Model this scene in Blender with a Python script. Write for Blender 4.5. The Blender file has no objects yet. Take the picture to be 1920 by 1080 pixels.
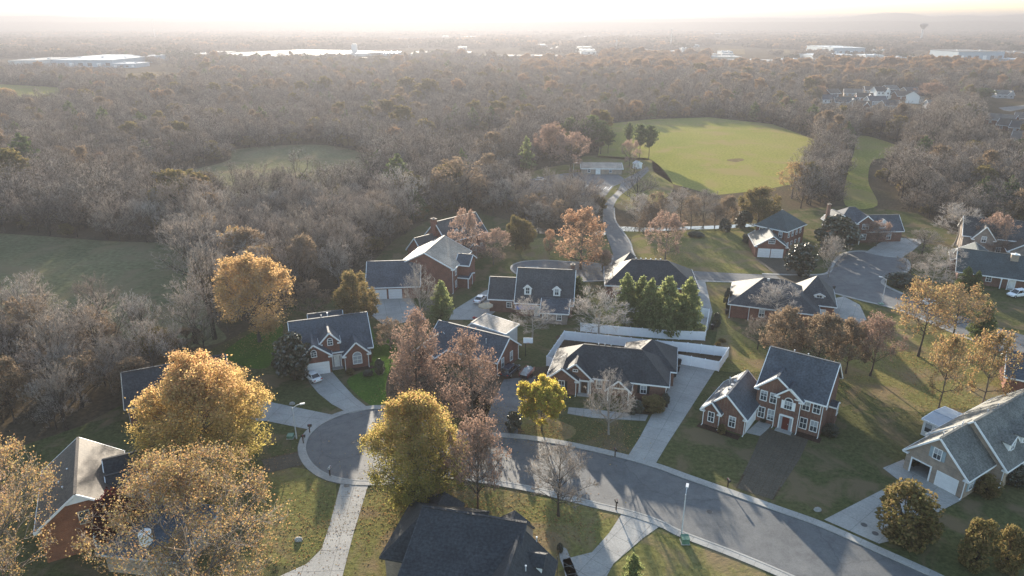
import bpy, math, random
import numpy as np
R = math.radians

# ------------------------------------------------------------------ camera
CAM_H, FPX, HORIZON = 60.0, 1297.0, 40.0          # metres, focal length and horizon row in 1920-wide pixels
TILT = math.atan((540 - HORIZON) / FPX)
scn = bpy.context.scene
COL = scn.collection
cam_d = bpy.data.cameras.new('camera'); cam = bpy.data.objects.new('camera', cam_d); COL.objects.link(cam)
cam.location = (0, 0, CAM_H); cam.rotation_euler = (math.pi / 2 - TILT, 0, 0)
cam_d.sensor_width = 36.0; cam_d.lens = 36.0 * FPX / 1920; cam_d.clip_start = 0.5; cam_d.clip_end = 60000
scn.camera = cam

# ------------------------------------------------------------------ sky, sun, exposure
SUN_EL, SUN_AZ = 11.5, -8.4                        # azimuth from the view direction (+Y), negative = left
world = bpy.data.worlds.new('World'); scn.world = world; world.use_nodes = True
wn = world.node_tree
sky = wn.nodes.new('ShaderNodeTexSky'); sky.sky_type = 'NISHITA'; sky.sun_disc = False
sky.sun_elevation = R(SUN_EL); sky.sun_rotation = R(SUN_AZ)
sky.air_density = 1.0; sky.dust_density = 0.6; sky.ozone_density = 1.0
bg = wn.nodes['Background']; bg.inputs['Strength'].default_value = 0.115
wn.links.new(sky.outputs['Color'], bg.inputs['Color'])
sun_d = bpy.data.lights.new('sun', 'SUN'); sun_d.energy = 5.0; sun_d.angle = R(0.6); sun_d.color = (1.0, 0.88, 0.71)
sun = bpy.data.objects.new('sun', sun_d); COL.objects.link(sun)
sun.rotation_euler = (R(90 - SUN_EL), 0, R(180 - SUN_AZ))
sun.location = (-60, 300, 200)
vs = scn.view_settings
vs.view_transform = 'Standard'; vs.look = 'None'; vs.exposure = 2.1; vs.gamma = 1; vs.use_curve_mapping = False
HAZE_DENSITY, HAZE_G = 4.0e-4, 0.42

# ------------------------------------------------------------------ pixel helpers (1920x1080 photograph -> ground)
CT, ST = math.cos(TILT), math.sin(TILT)
def G(px, py, z=0.0):
    dx, dy = (px - 960) / FPX, (540 - py) / FPX
    d = (dx, CT + dy * ST, -ST + dy * CT)
    t = (z - CAM_H) / d[2]
    return d[0] * t, d[1] * t
def height_at(px, by, ty):
    X, Y = G(px, by); dy = (540 - ty) / FPX
    return CAM_H + Y / (CT + dy * ST) * (-ST + dy * CT)
def scale_at(px, by):                               # pixels per metre
    X, Y = G(px, by); return FPX / (Y * CT + CAM_H * ST)
def to_px(X, Y, Z=0.0):
    d = Y * CT - (Z - CAM_H) * ST
    return 960 + FPX * X / d, 540 - FPX * (Y * ST + (Z - CAM_H) * CT) / d
def inside(px, py, poly):
    px, py = np.asarray(px), np.asarray(py); c = np.zeros(px.shape, bool); n = len(poly)
    for i in range(n):
        x0, y0 = poly[i]; x1, y1 = poly[i - 1]
        if y0 == y1: continue
        c ^= ((y0 > py) != (y1 > py)) & (px < (x1 - x0) * (py - y0) / (y1 - y0) + x0)
    return c

# ------------------------------------------------------------------ materials
MATS = {}
def new_mat(name):
    m = bpy.data.materials.new(name); m.use_nodes = True; MATS[name] = m
    nt = m.node_tree; return m, nt, nt.nodes['Principled BSDF']
def N(nt, t, **kw):
    n = nt.nodes.new(t)
    for k, v in kw.items():
        if hasattr(n, k): setattr(n, k, v)
        else: n.inputs[k].default_value = v
    return n
def ramp(nt, stops):
    n = nt.nodes.new('ShaderNodeValToRGB'); e = n.color_ramp.elements
    while len(e) < len(stops): e.new(0.5)
    for i, (p, c) in enumerate(stops):
        e[i].position = p; e[i].color = (*c, 1)
    return n
def mixc(nt, a, b, f, mode='MIX'):
    n = nt.nodes.new('ShaderNodeMix'); n.data_type = 'RGBA'; n.blend_type = mode
    for v, s in ((f, n.inputs['Factor']), (a, n.inputs['A']), (b, n.inputs['B'])):
        if hasattr(v, 'default_value') or hasattr(v, 'is_output'): nt.links.new(v, s)
        elif isinstance(v, (int, float)): s.default_value = v
        else: s.default_value = (*v, 1)
    return n.outputs['Result']
def plain(name, col, rough=0.7, spec=0.3, var=0.15, vscale=2.0, metal=0.0):
    m, nt, b = new_mat(name)
    tc = N(nt, 'ShaderNodeTexCoord'); nz = N(nt, 'ShaderNodeTexNoise', Scale=vscale, Detail=5.0)
    nt.links.new(tc.outputs['Object'], nz.inputs['Vector'])
    lo = tuple(c * (1 - var) for c in col); hi = tuple(min(1, c * (1 + var)) for c in col)
    rp = ramp(nt, [(0.3, lo), (0.7, hi)]); nt.links.new(nz.outputs['Fac'], rp.inputs['Fac'])
    nt.links.new(rp.outputs['Color'], b.inputs['Base Color'])
    b.inputs['Roughness'].default_value = rough; b.inputs['Specular IOR Level'].default_value = spec; b.inputs['Metallic'].default_value = metal
    return m
def brick(name, c1, c2, mortar):
    m, nt, b = new_mat(name)
    tc = N(nt, 'ShaderNodeTexCoord'); sp = N(nt, 'ShaderNodeSeparateXYZ'); nt.links.new(tc.outputs['Object'], sp.inputs[0])
    ad = N(nt, 'ShaderNodeMath', operation='ADD'); nt.links.new(sp.outputs[0], ad.inputs[0]); nt.links.new(sp.outputs[1], ad.inputs[1])
    cb = N(nt, 'ShaderNodeCombineXYZ'); nt.links.new(ad.outputs[0], cb.inputs[0]); nt.links.new(sp.outputs[2], cb.inputs[1])
    bt = N(nt, 'ShaderNodeTexBrick', Scale=1.0); bt.inputs['Brick Width'].default_value = 0.23; bt.inputs['Row Height'].default_value = 0.115
    bt.inputs['Mortar Size'].default_value = 0.006; bt.inputs['Color1'].default_value = (*c1, 1); bt.inputs['Color2'].default_value = (*c2, 1); bt.inputs['Mortar'].default_value = (*mortar, 1)
    nt.links.new(cb.outputs[0], bt.inputs['Vector'])
    nz = N(nt, 'ShaderNodeTexNoise', Scale=0.9, Detail=6.0); nt.links.new(tc.outputs['Object'], nz.inputs['Vector'])
    rp = ramp(nt, [(0.3, (0.72, 0.72, 0.74)), (0.7, (1.12, 1.08, 1.05))]); nt.links.new(nz.outputs['Fac'], rp.inputs['Fac'])
    nt.links.new(mixc(nt, bt.outputs['Color'], rp.outputs['Color'], 1.0, 'MULTIPLY'), b.inputs['Base Color'])
    b.inputs['Roughness'].default_value = 0.9; b.inputs['Specular IOR Level'].default_value = 0.15
    return m
def shingle(name, col, rough=0.72):
    m, nt, b = new_mat(name)
    tc = N(nt, 'ShaderNodeTexCoord'); sp = N(nt, 'ShaderNodeSeparateXYZ'); nt.links.new(tc.outputs['Object'], sp.inputs[0])
    wv = N(nt, 'ShaderNodeMath', operation='MULTIPLY'); nt.links.new(sp.outputs[2], wv.inputs[0]); wv.inputs[1].default_value = 1 / 0.17
    fr = N(nt, 'ShaderNodeMath', operation='FRACT'); nt.links.new(wv.outputs[0], fr.inputs[0])
    r1 = ramp(nt, [(0.0, (0.72,) * 3), (0.18, (1.05,) * 3), (1.0, (0.95,) * 3)]); nt.links.new(fr.outputs[0], r1.inputs['Fac'])
    n1 = N(nt, 'ShaderNodeTexNoise', Scale=3.5, Detail=3.0); nt.links.new(tc.outputs['Object'], n1.inputs['Vector'])
    n2 = N(nt, 'ShaderNodeTexNoise', Scale=0.35, Detail=5.0); nt.links.new(tc.outputs['Object'], n2.inputs['Vector'])
    r2 = ramp(nt, [(0.3, tuple(c * 0.62 for c in col)), (0.7, tuple(c * 1.4 for c in col))]); nt.links.new(n1.outputs['Fac'], r2.inputs['Fac'])
    r3 = ramp(nt, [(0.3, (0.72,) * 3), (0.72, (1.25, 1.2, 1.15))]); nt.links.new(n2.outputs['Fac'], r3.inputs['Fac'])
    c = mixc(nt, r2.outputs['Color'], r1.outputs['Color'], 1.0, 'MULTIPLY'); c = mixc(nt, c, r3.outputs['Color'], 1.0, 'MULTIPLY')
    nt.links.new(c, b.inputs['Base Color'])
    b.inputs['Roughness'].default_value = rough; b.inputs['Specular IOR Level'].default_value = 0.32
    bp = N(nt, 'ShaderNodeBump', Strength=0.35, Distance=0.04); nt.links.new(n1.outputs['Fac'], bp.inputs['Height']); nt.links.new(bp.outputs[0], b.inputs['Normal'])
    return m
def ground_mat(name, cols, scale=0.06, fine=3.0, rough=1.0, spec=0.0, bump=0.4, patch=None, fc=1.0):
    m, nt, b = new_mat(name)
    tc = N(nt, 'ShaderNodeTexCoord')
    n1 = N(nt, 'ShaderNodeTexNoise', Scale=scale, Detail=9.0, Roughness=0.62); nt.links.new(tc.outputs['Object'], n1.inputs['Vector'])
    n2 = N(nt, 'ShaderNodeTexNoise', Scale=fine, Detail=5.0, Roughness=0.7); nt.links.new(tc.outputs['Object'], n2.inputs['Vector'])
    k = len(cols); r1 = ramp(nt, [(0.3 + 0.42 * i / max(1, k - 1), c) for i, c in enumerate(cols)]); nt.links.new(n1.outputs['Fac'], r1.inputs['Fac'])
    r2 = ramp(nt, [(0.28, (1 - 0.45 * fc, 1 - 0.45 * fc, 1 - 0.5 * fc)), (0.72, (1 + 0.4 * fc, 1 + 0.4 * fc, 1 + 0.35 * fc))]); nt.links.new(n2.outputs['Fac'], r2.inputs['Fac'])
    c = mixc(nt, r1.outputs['Color'], r2.outputs['Color'], 1.0, 'MULTIPLY')
    if patch:
        n3 = N(nt, 'ShaderNodeTexNoise', Scale=patch[1], Detail=6.0, Roughness=0.6, Distortion=0.6); nt.links.new(tc.outputs['Object'], n3.inputs['Vector'])
        r3 = ramp(nt, [(0.5, (0, 0, 0)), (0.62, (1, 1, 1))]); nt.links.new(n3.outputs['Fac'], r3.inputs['Fac'])
        c = mixc(nt, c, patch[0], r3.outputs['Color'])
    nt.links.new(c, b.inputs['Base Color'])
    b.inputs['Roughness'].default_value = rough; b.inputs['Specular IOR Level'].default_value = spec
    bp = N(nt, 'ShaderNodeBump', Strength=bump, Distance=0.15); nt.links.new(n2.outputs['Fac'], bp.inputs['Height']); nt.links.new(bp.outputs[0], b.inputs['Normal'])
    return m
def leaf_mat(name, cols, trans=0.5, obj_var=0.0, gloss=0.0, low=None):
    m, nt, b = new_mat(name)
    geo = N(nt, 'ShaderNodeNewGeometry'); oi = N(nt, 'ShaderNodeObjectInfo')
    rp = ramp(nt, [(i / (len(cols) - 1) if len(cols) > 1 else 0, c) for i, c in enumerate(cols)])
    if obj_var:
        a = N(nt, 'ShaderNodeMath', operation='MULTIPLY_ADD'); a.inputs[1].default_value = 1 - obj_var
        mm = N(nt, 'ShaderNodeMath', operation='MULTIPLY'); mm.inputs[1].default_value = obj_var
        nt.links.new(oi.outputs['Random'], mm.inputs[0]); nt.links.new(geo.outputs['Random Per Island'], a.inputs[0]); nt.links.new(mm.outputs[0], a.inputs[2])
        nt.links.new(a.outputs[0], rp.inputs['Fac'])
    else: nt.links.new(geo.outputs['Random Per Island'], rp.inputs['Fac'])
    nt.nodes.remove(b); colr = rp.outputs['Color']
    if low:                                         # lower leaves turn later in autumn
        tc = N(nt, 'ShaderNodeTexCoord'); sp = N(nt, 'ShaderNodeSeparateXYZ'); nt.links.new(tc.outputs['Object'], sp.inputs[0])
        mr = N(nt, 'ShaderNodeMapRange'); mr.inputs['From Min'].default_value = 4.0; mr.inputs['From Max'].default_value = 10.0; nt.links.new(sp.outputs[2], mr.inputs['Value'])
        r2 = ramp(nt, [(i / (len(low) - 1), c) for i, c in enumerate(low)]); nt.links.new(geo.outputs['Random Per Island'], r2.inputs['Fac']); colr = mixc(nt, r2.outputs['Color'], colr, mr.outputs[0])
    df = N(nt, 'ShaderNodeBsdfDiffuse'); tr = N(nt, 'ShaderNodeBsdfTranslucent'); mx = N(nt, 'ShaderNodeMixShader'); mx.inputs[0].default_value = trans
    nt.links.new(colr, df.inputs['Color']); nt.links.new(colr, tr.inputs['Color'])
    nt.links.new(df.outputs[0], mx.inputs[1]); nt.links.new(tr.outputs[0], mx.inputs[2])
    out = nt.nodes['Material Output']; res = mx
    if gloss:
        gl = N(nt, 'ShaderNodeBsdfGlossy', Roughness=0.35); gl.inputs['Color'].default_value = (0.8, 0.8, 0.8, 1)
        m2 = N(nt, 'ShaderNodeMixShader'); m2.inputs[0].default_value = gloss
        nt.links.new(mx.outputs[0], m2.inputs[1]); nt.links.new(gl.outputs[0], m2.inputs[2]); res = m2
    nt.links.new(res.outputs[0], out.inputs['Surface'])
    return m
def wood_mat(name, c1, c2):
    m, nt, b = new_mat(name)
    oi = N(nt, 'ShaderNodeObjectInfo'); rp = ramp(nt, [(0.0, c1), (1.0, c2)]); nt.links.new(oi.outputs['Random'], rp.inputs['Fac'])
    tc = N(nt, 'ShaderNodeTexCoord'); nz = N(nt, 'ShaderNodeTexNoise', Scale=14.0, Detail=3.0); nt.links.new(tc.outputs['Object'], nz.inputs['Vector'])
    r2 = ramp(nt, [(0.3, (0.7,) * 3), (0.7, (1.3,) * 3)]); nt.links.new(nz.outputs['Fac'], r2.inputs['Fac'])
    nt.links.new(mixc(nt, rp.outputs['Color'], r2.outputs['Color'], 1.0, 'MULTIPLY'), b.inputs['Base Color'])
    b.inputs['Roughness'].default_value = 0.95; b.inputs['Specular IOR Level'].default_value = 0.08
    return m

brick('brick_red', (0.215, 0.085, 0.058), (0.165, 0.068, 0.05), (0.24, 0.19, 0.16))
brick('brick_brown', (0.19, 0.095, 0.068), (0.145, 0.075, 0.056), (0.24, 0.2, 0.17))
brick('brick_orange', (0.27, 0.105, 0.055), (0.22, 0.085, 0.048), (0.26, 0.2, 0.16))
brick('brick_tan', (0.37, 0.3, 0.235), (0.3, 0.24, 0.19), (0.36, 0.33, 0.29))
brick('brick_grey', (0.27, 0.23, 0.2), (0.22, 0.185, 0.16), (0.3, 0.28, 0.26))
shingle('shingle_black', (0.034, 0.037, 0.042)); shingle('shingle_charcoal', (0.055, 0.058, 0.063)); shingle('shingle_slate', (0.06, 0.072, 0.09))
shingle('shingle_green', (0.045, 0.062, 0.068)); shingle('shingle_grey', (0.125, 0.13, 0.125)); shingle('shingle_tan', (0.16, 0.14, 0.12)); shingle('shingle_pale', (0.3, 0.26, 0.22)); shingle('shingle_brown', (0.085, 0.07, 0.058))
plain('white_trim', (0.78, 0.78, 0.77), 0.5, 0.4, 0.04); plain('white_vinyl', (0.86, 0.87, 0.89), 0.45, 0.4, 0.04); plain('white_siding', (0.74, 0.74, 0.72), 0.6, 0.3, 0.06)
plain('garage_white', (0.76, 0.76, 0.76), 0.5, 0.4, 0.05); plain('tan_siding', (0.46, 0.41, 0.34), 0.7, 0.2, 0.1); plain('grey_siding', (0.4, 0.41, 0.42), 0.7, 0.2, 0.1)
plain('dark_wood', (0.055, 0.032, 0.02), 0.7); plain('door_red', (0.11, 0.022, 0.016), 0.5); plain('door_white', (0.7, 0.7, 0.68), 0.5); plain('black_metal', (0.015, 0.015, 0.016), 0.45, 0.5)
plain('shutter_black', (0.018, 0.018, 0.02), 0.6); plain('shutter_blue', (0.3, 0.37, 0.4), 0.6); plain('steel', (0.5, 0.5, 0.5), 0.4, 0.5, 0.08, 2.0, 0.7); plain('galvanised', (0.52, 0.53, 0.54), 0.5, 0.4, 0.1)
plain('metal_roof', (0.36, 0.39, 0.43), 0.4, 0.5, 0.06); plain('flat_roof_white', (0.3, 0.3, 0.3), 0.7, 0.2, 0.06, 0.05); plain('flat_roof_grey', (0.13, 0.14, 0.15), 0.8, 0.2, 0.1, 0.05)
plain('wall_blue', (0.3, 0.38, 0.45), 0.7, 0.2, 0.05); plain('wall_white', (0.5, 0.51, 0.52), 0.7, 0.2, 0.05); plain('wall_beige', (0.48, 0.43, 0.36), 0.7, 0.2, 0.06)
plain('paint_white', (0.78, 0.78, 0.78), 0.22, 0.5, 0.02); plain('paint_dark', (0.03, 0.035, 0.05), 0.2, 0.5, 0.02); plain('paint_silver', (0.42, 0.43, 0.45), 0.25, 0.5, 0.02); plain('paint_red', (0.2, 0.02, 0.015), 0.3, 0.5, 0.05)
plain('tyre', (0.02, 0.02, 0.02), 0.85, 0.1); plain('light_lens', (0.6, 0.6, 0.6), 0.1, 0.5, 0.02); plain('tail_lens', (0.3, 0.01, 0.01), 0.15, 0.5, 0.02); plain('utility_green', (0.1, 0.19, 0.13), 0.5)
plain('canvas_tan', (0.42, 0.33, 0.23), 0.9, 0.1); plain('canvas_blue', (0.12, 0.17, 0.34), 0.9, 0.1); plain('cover_grey', (0.4, 0.4, 0.4), 0.9, 0.1, 0.2, 3.0); plain('plastic_red', (0.28, 0.03, 0.03), 0.5); plain('mulch', (0.05, 0.03, 0.022), 0.95, 0.05, 0.5, 6.0)
plain('asphalt_line', (0.7, 0.7, 0.68), 0.7)
m, nt, b = new_mat('glass_pane'); b.inputs['Base Color'].default_value = (0.045, 0.055, 0.065, 1); b.inputs['Roughness'].default_value = 0.06; b.inputs['Specular IOR Level'].default_value = 0.8
m, nt, b = new_mat('car_glass'); b.inputs['Base Color'].default_value = (0.012, 0.015, 0.018, 1); b.inputs['Roughness'].default_value = 0.05; b.inputs['Specular IOR Level'].default_value = 0.8
m, nt, b = new_mat('blind_pane'); b.inputs['Base Color'].default_value = (0.34, 0.36, 0.38, 1); b.inputs['Roughness'].default_value = 0.12; b.inputs['Specular IOR Level'].default_value = 0.7
ground_mat('forest_floor', [(0.055, 0.045, 0.033), (0.1, 0.076, 0.052), (0.075, 0.07, 0.04)], 0.03, 1.2)
ground_mat('lawn', [(0.06, 0.07, 0.03), (0.085, 0.087, 0.039), (0.118, 0.102, 0.052)], 0.05, 1.6, bump=0.7, patch=((0.14, 0.108, 0.064), 0.16))
ground_mat('lawn_sun_tint', [(0.115, 0.12, 0.043), (0.165, 0.15, 0.06), (0.205, 0.168, 0.082)], 0.07, 1.6, bump=0.7, patch=((0.2, 0.15, 0.085), 0.12))  # grass of the sunlit stretches, with the sunlight put into a brighter, tanner colour
ground_mat('lawn_green', [(0.045, 0.09, 0.016), (0.07, 0.12, 0.022), (0.06, 0.1, 0.02)], 0.15, 2.4)
ground_mat('meadow', [(0.19, 0.195, 0.05), (0.23, 0.215, 0.062), (0.26, 0.225, 0.085)], 0.02, 1.0, patch=((0.25, 0.2, 0.08), 0.05))
ground_mat('pasture', [(0.105, 0.108, 0.06), (0.15, 0.142, 0.08), (0.19, 0.165, 0.1)], 0.03, 0.8, patch=((0.18, 0.145, 0.085), 0.06))
ground_mat('dry_field', [(0.12, 0.095, 0.055), (0.16, 0.12, 0.068), (0.2, 0.14, 0.075)], 0.01, 0.5)
def asphalt(name, cols, rough):
    ground_mat(name, cols, 0.12, 5.0, rough, 0.3, 0.15, fc=0.4); nt = MATS[name].node_tree; b = nt.nodes['Principled BSDF']; old = b.inputs['Base Color'].links[0].from_socket
    tc = N(nt, 'ShaderNodeTexCoord'); n1 = N(nt, 'ShaderNodeTexNoise', Scale=0.35, Detail=2.0, Distortion=1.5); v1 = N(nt, 'ShaderNodeTexVoronoi', Scale=0.09); v1.feature = 'DISTANCE_TO_EDGE'; n2 = N(nt, 'ShaderNodeTexNoise', Scale=0.6, Detail=7.0, Roughness=0.7)
    ad = N(nt, 'ShaderNodeVectorMath', operation='ADD'); nt.links.new(tc.outputs['Object'], n1.inputs['Vector']); nt.links.new(tc.outputs['Object'], ad.inputs[0]); nt.links.new(n1.outputs['Color'], ad.inputs[1]); nt.links.new(ad.outputs[0], v1.inputs['Vector']); nt.links.new(tc.outputs['Object'], n2.inputs['Vector'])
    rc = ramp(nt, [(0.0, (0.8, 0.8, 0.8)), (0.006, (0.86, 0.86, 0.86)), (0.012, (1, 1, 1))]); nt.links.new(v1.outputs['Distance'], rc.inputs['Fac']); rs = ramp(nt, [(0.32, (0.74, 0.74, 0.75)), (0.5, (1, 1, 1)), (0.7, (1.2, 1.18, 1.15))]); nt.links.new(n2.outputs['Fac'], rs.inputs['Fac'])
    nt.links.new(mixc(nt, mixc(nt, old, rc.outputs['Color'], 1.0, 'MULTIPLY'), rs.outputs['Color'], 1.0, 'MULTIPLY'), b.inputs['Base Color'])
asphalt('asphalt', [(0.086, 0.09, 0.096), (0.105, 0.109, 0.115), (0.125, 0.127, 0.13)], 0.72)
asphalt('asphalt_old', [(0.1, 0.102, 0.108), (0.125, 0.126, 0.13), (0.15, 0.148, 0.148)], 0.85)
ground_mat('concrete', [(0.25, 0.245, 0.235), (0.31, 0.3, 0.285), (0.36, 0.35, 0.33)], 0.25, 4.0, 0.85, 0.25, 0.1, fc=0.35)
ground_mat('concrete_joint', [(0.13, 0.125, 0.12), (0.17, 0.16, 0.15)], 0.25, 4.0, 0.9, 0.2, 0.1)
ground_mat('paver_brown', [(0.072, 0.06, 0.046), (0.086, 0.071, 0.054), (0.1, 0.082, 0.062)], 0.3, 5.0, 0.85, 0.25, 0.3)
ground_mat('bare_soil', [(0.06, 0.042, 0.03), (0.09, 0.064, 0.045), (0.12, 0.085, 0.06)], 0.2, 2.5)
ground_mat('hill_woods', [(0.05, 0.05, 0.035), (0.08, 0.07, 0.05), (0.06, 0.065, 0.045)], 0.004, 0.03, bump=0.0)
m, nt, b = new_mat('water'); b.inputs['Base Color'].default_value = (0.02, 0.028, 0.03, 1); b.inputs['Roughness'].default_value = 0.06; b.inputs['Specular IOR Level'].default_value = 0.6
nz = N(nt, 'ShaderNodeTexNoise', Scale=1.2, Detail=3.0); bp = N(nt, 'ShaderNodeBump', Strength=0.06, Distance=0.1); nt.links.new(nz.outputs['Fac'], bp.inputs['Height']); nt.links.new(bp.outputs[0], b.inputs['Normal'])

wood_mat('bark', (0.085, 0.068, 0.055), (0.15, 0.125, 0.105)); wood_mat('bark_dark', (0.045, 0.036, 0.03), (0.075, 0.06, 0.05)); wood_mat('bark_pale', (0.24, 0.21, 0.185), (0.32, 0.285, 0.25))
wood_mat('twig_grey', (0.23, 0.19, 0.155), (0.37, 0.31, 0.26)); wood_mat('twig_pale', (0.34, 0.295, 0.255), (0.44, 0.385, 0.335)); wood_mat('twig_mix', (0.21, 0.16, 0.125), (0.35, 0.28, 0.225))
wood_mat('twig_red', (0.24, 0.19, 0.16), (0.3, 0.235, 0.195))
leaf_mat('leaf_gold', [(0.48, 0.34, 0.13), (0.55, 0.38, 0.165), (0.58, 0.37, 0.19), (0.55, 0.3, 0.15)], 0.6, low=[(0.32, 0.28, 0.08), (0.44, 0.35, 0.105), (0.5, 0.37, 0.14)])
leaf_mat('leaf_orange', [(0.42, 0.28, 0.12), (0.5, 0.34, 0.15), (0.54, 0.36, 0.18), (0.44, 0.26, 0.12)], 0.58)
leaf_mat('leaf_tan', [(0.3, 0.24, 0.1), (0.42, 0.3, 0.13), (0.45, 0.27, 0.12), (0.3, 0.17, 0.09), (0.2, 0.15, 0.09), (0.36, 0.3, 0.14)], 0.5)
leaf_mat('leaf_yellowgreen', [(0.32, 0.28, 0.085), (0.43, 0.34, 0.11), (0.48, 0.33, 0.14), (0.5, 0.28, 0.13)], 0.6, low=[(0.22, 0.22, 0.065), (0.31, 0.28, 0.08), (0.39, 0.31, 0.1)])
leaf_mat('leaf_lime', [(0.34, 0.34, 0.06), (0.46, 0.41, 0.08), (0.54, 0.42, 0.1), (0.54, 0.34, 0.1)], 0.62)
leaf_mat('leaf_copper', [(0.34, 0.21, 0.125), (0.42, 0.26, 0.16), (0.45, 0.29, 0.19), (0.34, 0.18, 0.1)], 0.5)
leaf_mat('leaf_rust', [(0.17, 0.12, 0.095), (0.25, 0.165, 0.125), (0.32, 0.2, 0.15), (0.22, 0.155, 0.125)], 0.5)
leaf_mat('leaf_pink', [(0.26, 0.18, 0.14), (0.35, 0.235, 0.18), (0.4, 0.27, 0.21), (0.28, 0.205, 0.17)], 0.5)
leaf_mat('leaf_maroon', [(0.07, 0.022, 0.02), (0.12, 0.035, 0.03), (0.16, 0.05, 0.04)], 0.4)
leaf_mat('leaf_brown', [(0.15, 0.115, 0.08), (0.21, 0.155, 0.105), (0.25, 0.18, 0.12), (0.17, 0.14, 0.095)], 0.45, 0.4)
leaf_mat('leaf_olive', [(0.09, 0.09, 0.035), (0.15, 0.13, 0.05), (0.24, 0.18, 0.075), (0.3, 0.2, 0.1)], 0.45, 0.2)
leaf_mat('leaf_magnolia', [(0.02, 0.03, 0.012), (0.035, 0.045, 0.018), (0.1, 0.07, 0.035)], 0.12, 0, 0.1)
leaf_mat('needle_green', [(0.075, 0.105, 0.045), (0.12, 0.15, 0.06), (0.17, 0.19, 0.08)], 0.4, 0.2)
leaf_mat('needle_light', [(0.15, 0.18, 0.075), (0.24, 0.27, 0.11), (0.33, 0.34, 0.15)], 0.58, 0.2)
leaf_mat('leaf_autumn_mix', [(0.22, 0.165, 0.11), (0.34, 0.23, 0.13), (0.36, 0.22, 0.125), (0.26, 0.17, 0.11)], 0.45, 0.6)

# ------------------------------------------------------------------ mesh helpers
def fast_mesh(name, V, quads=None, tris=None, mats=(), mq=None, mt=None):
    V = np.asarray(V, np.float32).reshape(-1, 3)
    q = np.zeros((0, 4), np.int32) if quads is None else np.asarray(quads, np.int32).reshape(-1, 4)
    t = np.zeros((0, 3), np.int32) if tris is None else np.asarray(tris, np.int32).reshape(-1, 3)
    me = bpy.data.meshes.new(name); me.vertices.add(len(V)); me.vertices.foreach_set('co', V.ravel())
    nl = q.size + t.size; me.loops.add(nl); me.loops.foreach_set('vertex_index', np.concatenate([q.ravel(), t.ravel()]))
    nq, ntr = len(q), len(t); me.polygons.add(nq + ntr)
    me.polygons.foreach_set('loop_start', np.concatenate([np.arange(nq) * 4, q.size + np.arange(ntr) * 3]).astype(np.int32))
    if mq is not None or mt is not None:
        mi = np.concatenate([np.zeros(nq, np.int32) if mq is None else mq, np.zeros(ntr, np.int32) if mt is None else mt]).astype(np.int32)
        me.polygons.foreach_set('material_index', mi)
    for mm in mats: me.materials.append(MATS[mm])
    me.update(calc_edges=True); return me
class MB:
    def __init__(s): s.v = []; s.f = []
    def face(s, pts):
        i = len(s.v); s.v += [tuple(p) for p in pts]; s.f.append(tuple(range(i, i + len(pts))))
    def prism(s, bot, top):                         # two rings of equal length
        i = len(s.v); n = len(bot); s.v += [tuple(p) for p in bot] + [tuple(p) for p in top]
        s.f.append(tuple(range(i + n - 1, i - 1, -1))); s.f.append(tuple(range(i + n, i + 2 * n)))
        for k in range(n): s.f.append((i + k, i + (k + 1) % n, i + n + (k + 1) % n, i + n + k))
    def box(s, x0, x1, y0, y1, z0, z1):
        s.prism([(x0, y0, z0), (x1, y0, z0), (x1, y1, z0), (x0, y1, z0)], [(x0, y0, z1), (x1, y0, z1), (x1, y1, z1), (x0, y1, z1)])
    def cyl(s, c, r, z0, z1, n=10, r1=None):
        r1 = r if r1 is None else r1
        A = [2 * math.pi * k / n for k in range(n)]
        s.prism([(c[0] + r * math.cos(a), c[1] + r * math.sin(a), z0) for a in A], [(c[0] + r1 * math.cos(a), c[1] + r1 * math.sin(a), z1) for a in A])
    def beam(s, p, q, w, h):
        p, q = np.array(p, float), np.array(q, float); d = q - p; d /= np.linalg.norm(d)
        u = np.cross(d, (0, 0, 1)); n = np.linalg.norm(u); u = np.array((1., 0, 0)) if n < 1e-6 else u / n; v = np.cross(u, d)
        c = [(-w / 2, -h / 2), (w / 2, -h / 2), (w / 2, h / 2), (-w / 2, h / 2)]
        s.prism([p + u * a + v * b for a, b in c], [q + u * a + v * b for a, b in c])
    def obj(s, name, mat, parent=None, xf=None):
        v = s.v if xf is None else [xf(p) for p in s.v]
        me = bpy.data.meshes.new(name); me.from_pydata(v, [], s.f); me.update()
        for mm in (mat if isinstance(mat, (list, tuple)) else (mat,)): me.materials.append(MATS[mm])
        o = bpy.data.objects.new(name, me); COL.objects.link(o); o.parent = parent; return o
def tag(o, label=None, cat=None, group=None, kind=None):
    for k, v in (('label', label), ('category', cat), ('group', group), ('kind', kind)):
        if v: o[k] = v
    return o
def empty(name, loc, label=None, cat=None, group=None, rz=0.0):
    o = bpy.data.objects.new(name, None); COL.objects.link(o); o.location = loc; o.rotation_euler = (0, 0, rz); o.empty_display_size = 0.5
    return tag(o, label, cat, group)
def copy_tree(o, parent=None):
    c = o.copy(); COL.objects.link(c); c.parent = parent
    for ch in list(o.children): copy_tree(ch, c)
    return c
from mathutils.geometry import tessellate_polygon
from mathutils import Vector
def sheet(name, pts, z, mat, kind='structure', parent=None):
    """flat ground sheet from an outline (any shape)"""
    tri = tessellate_polygon([[Vector((p[0], p[1], 0)) for p in pts]])
    me = bpy.data.meshes.new(name); v = [(p[0], p[1], z) for p in pts]; f = []
    for t in tri:
        a, b, c = (pts[i] for i in t); s = (b[0] - a[0]) * (c[1] - a[1]) - (b[1] - a[1]) * (c[0] - a[0])
        f.append(tuple(t) if s > 0 else tuple(reversed(t)))
    me.from_pydata(v, [], f); me.materials.append(MATS[mat]); me.update()
    o = bpy.data.objects.new(name, me); COL.objects.link(o); o.parent = parent
    if kind and not parent: o['kind'] = kind
    return o
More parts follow.
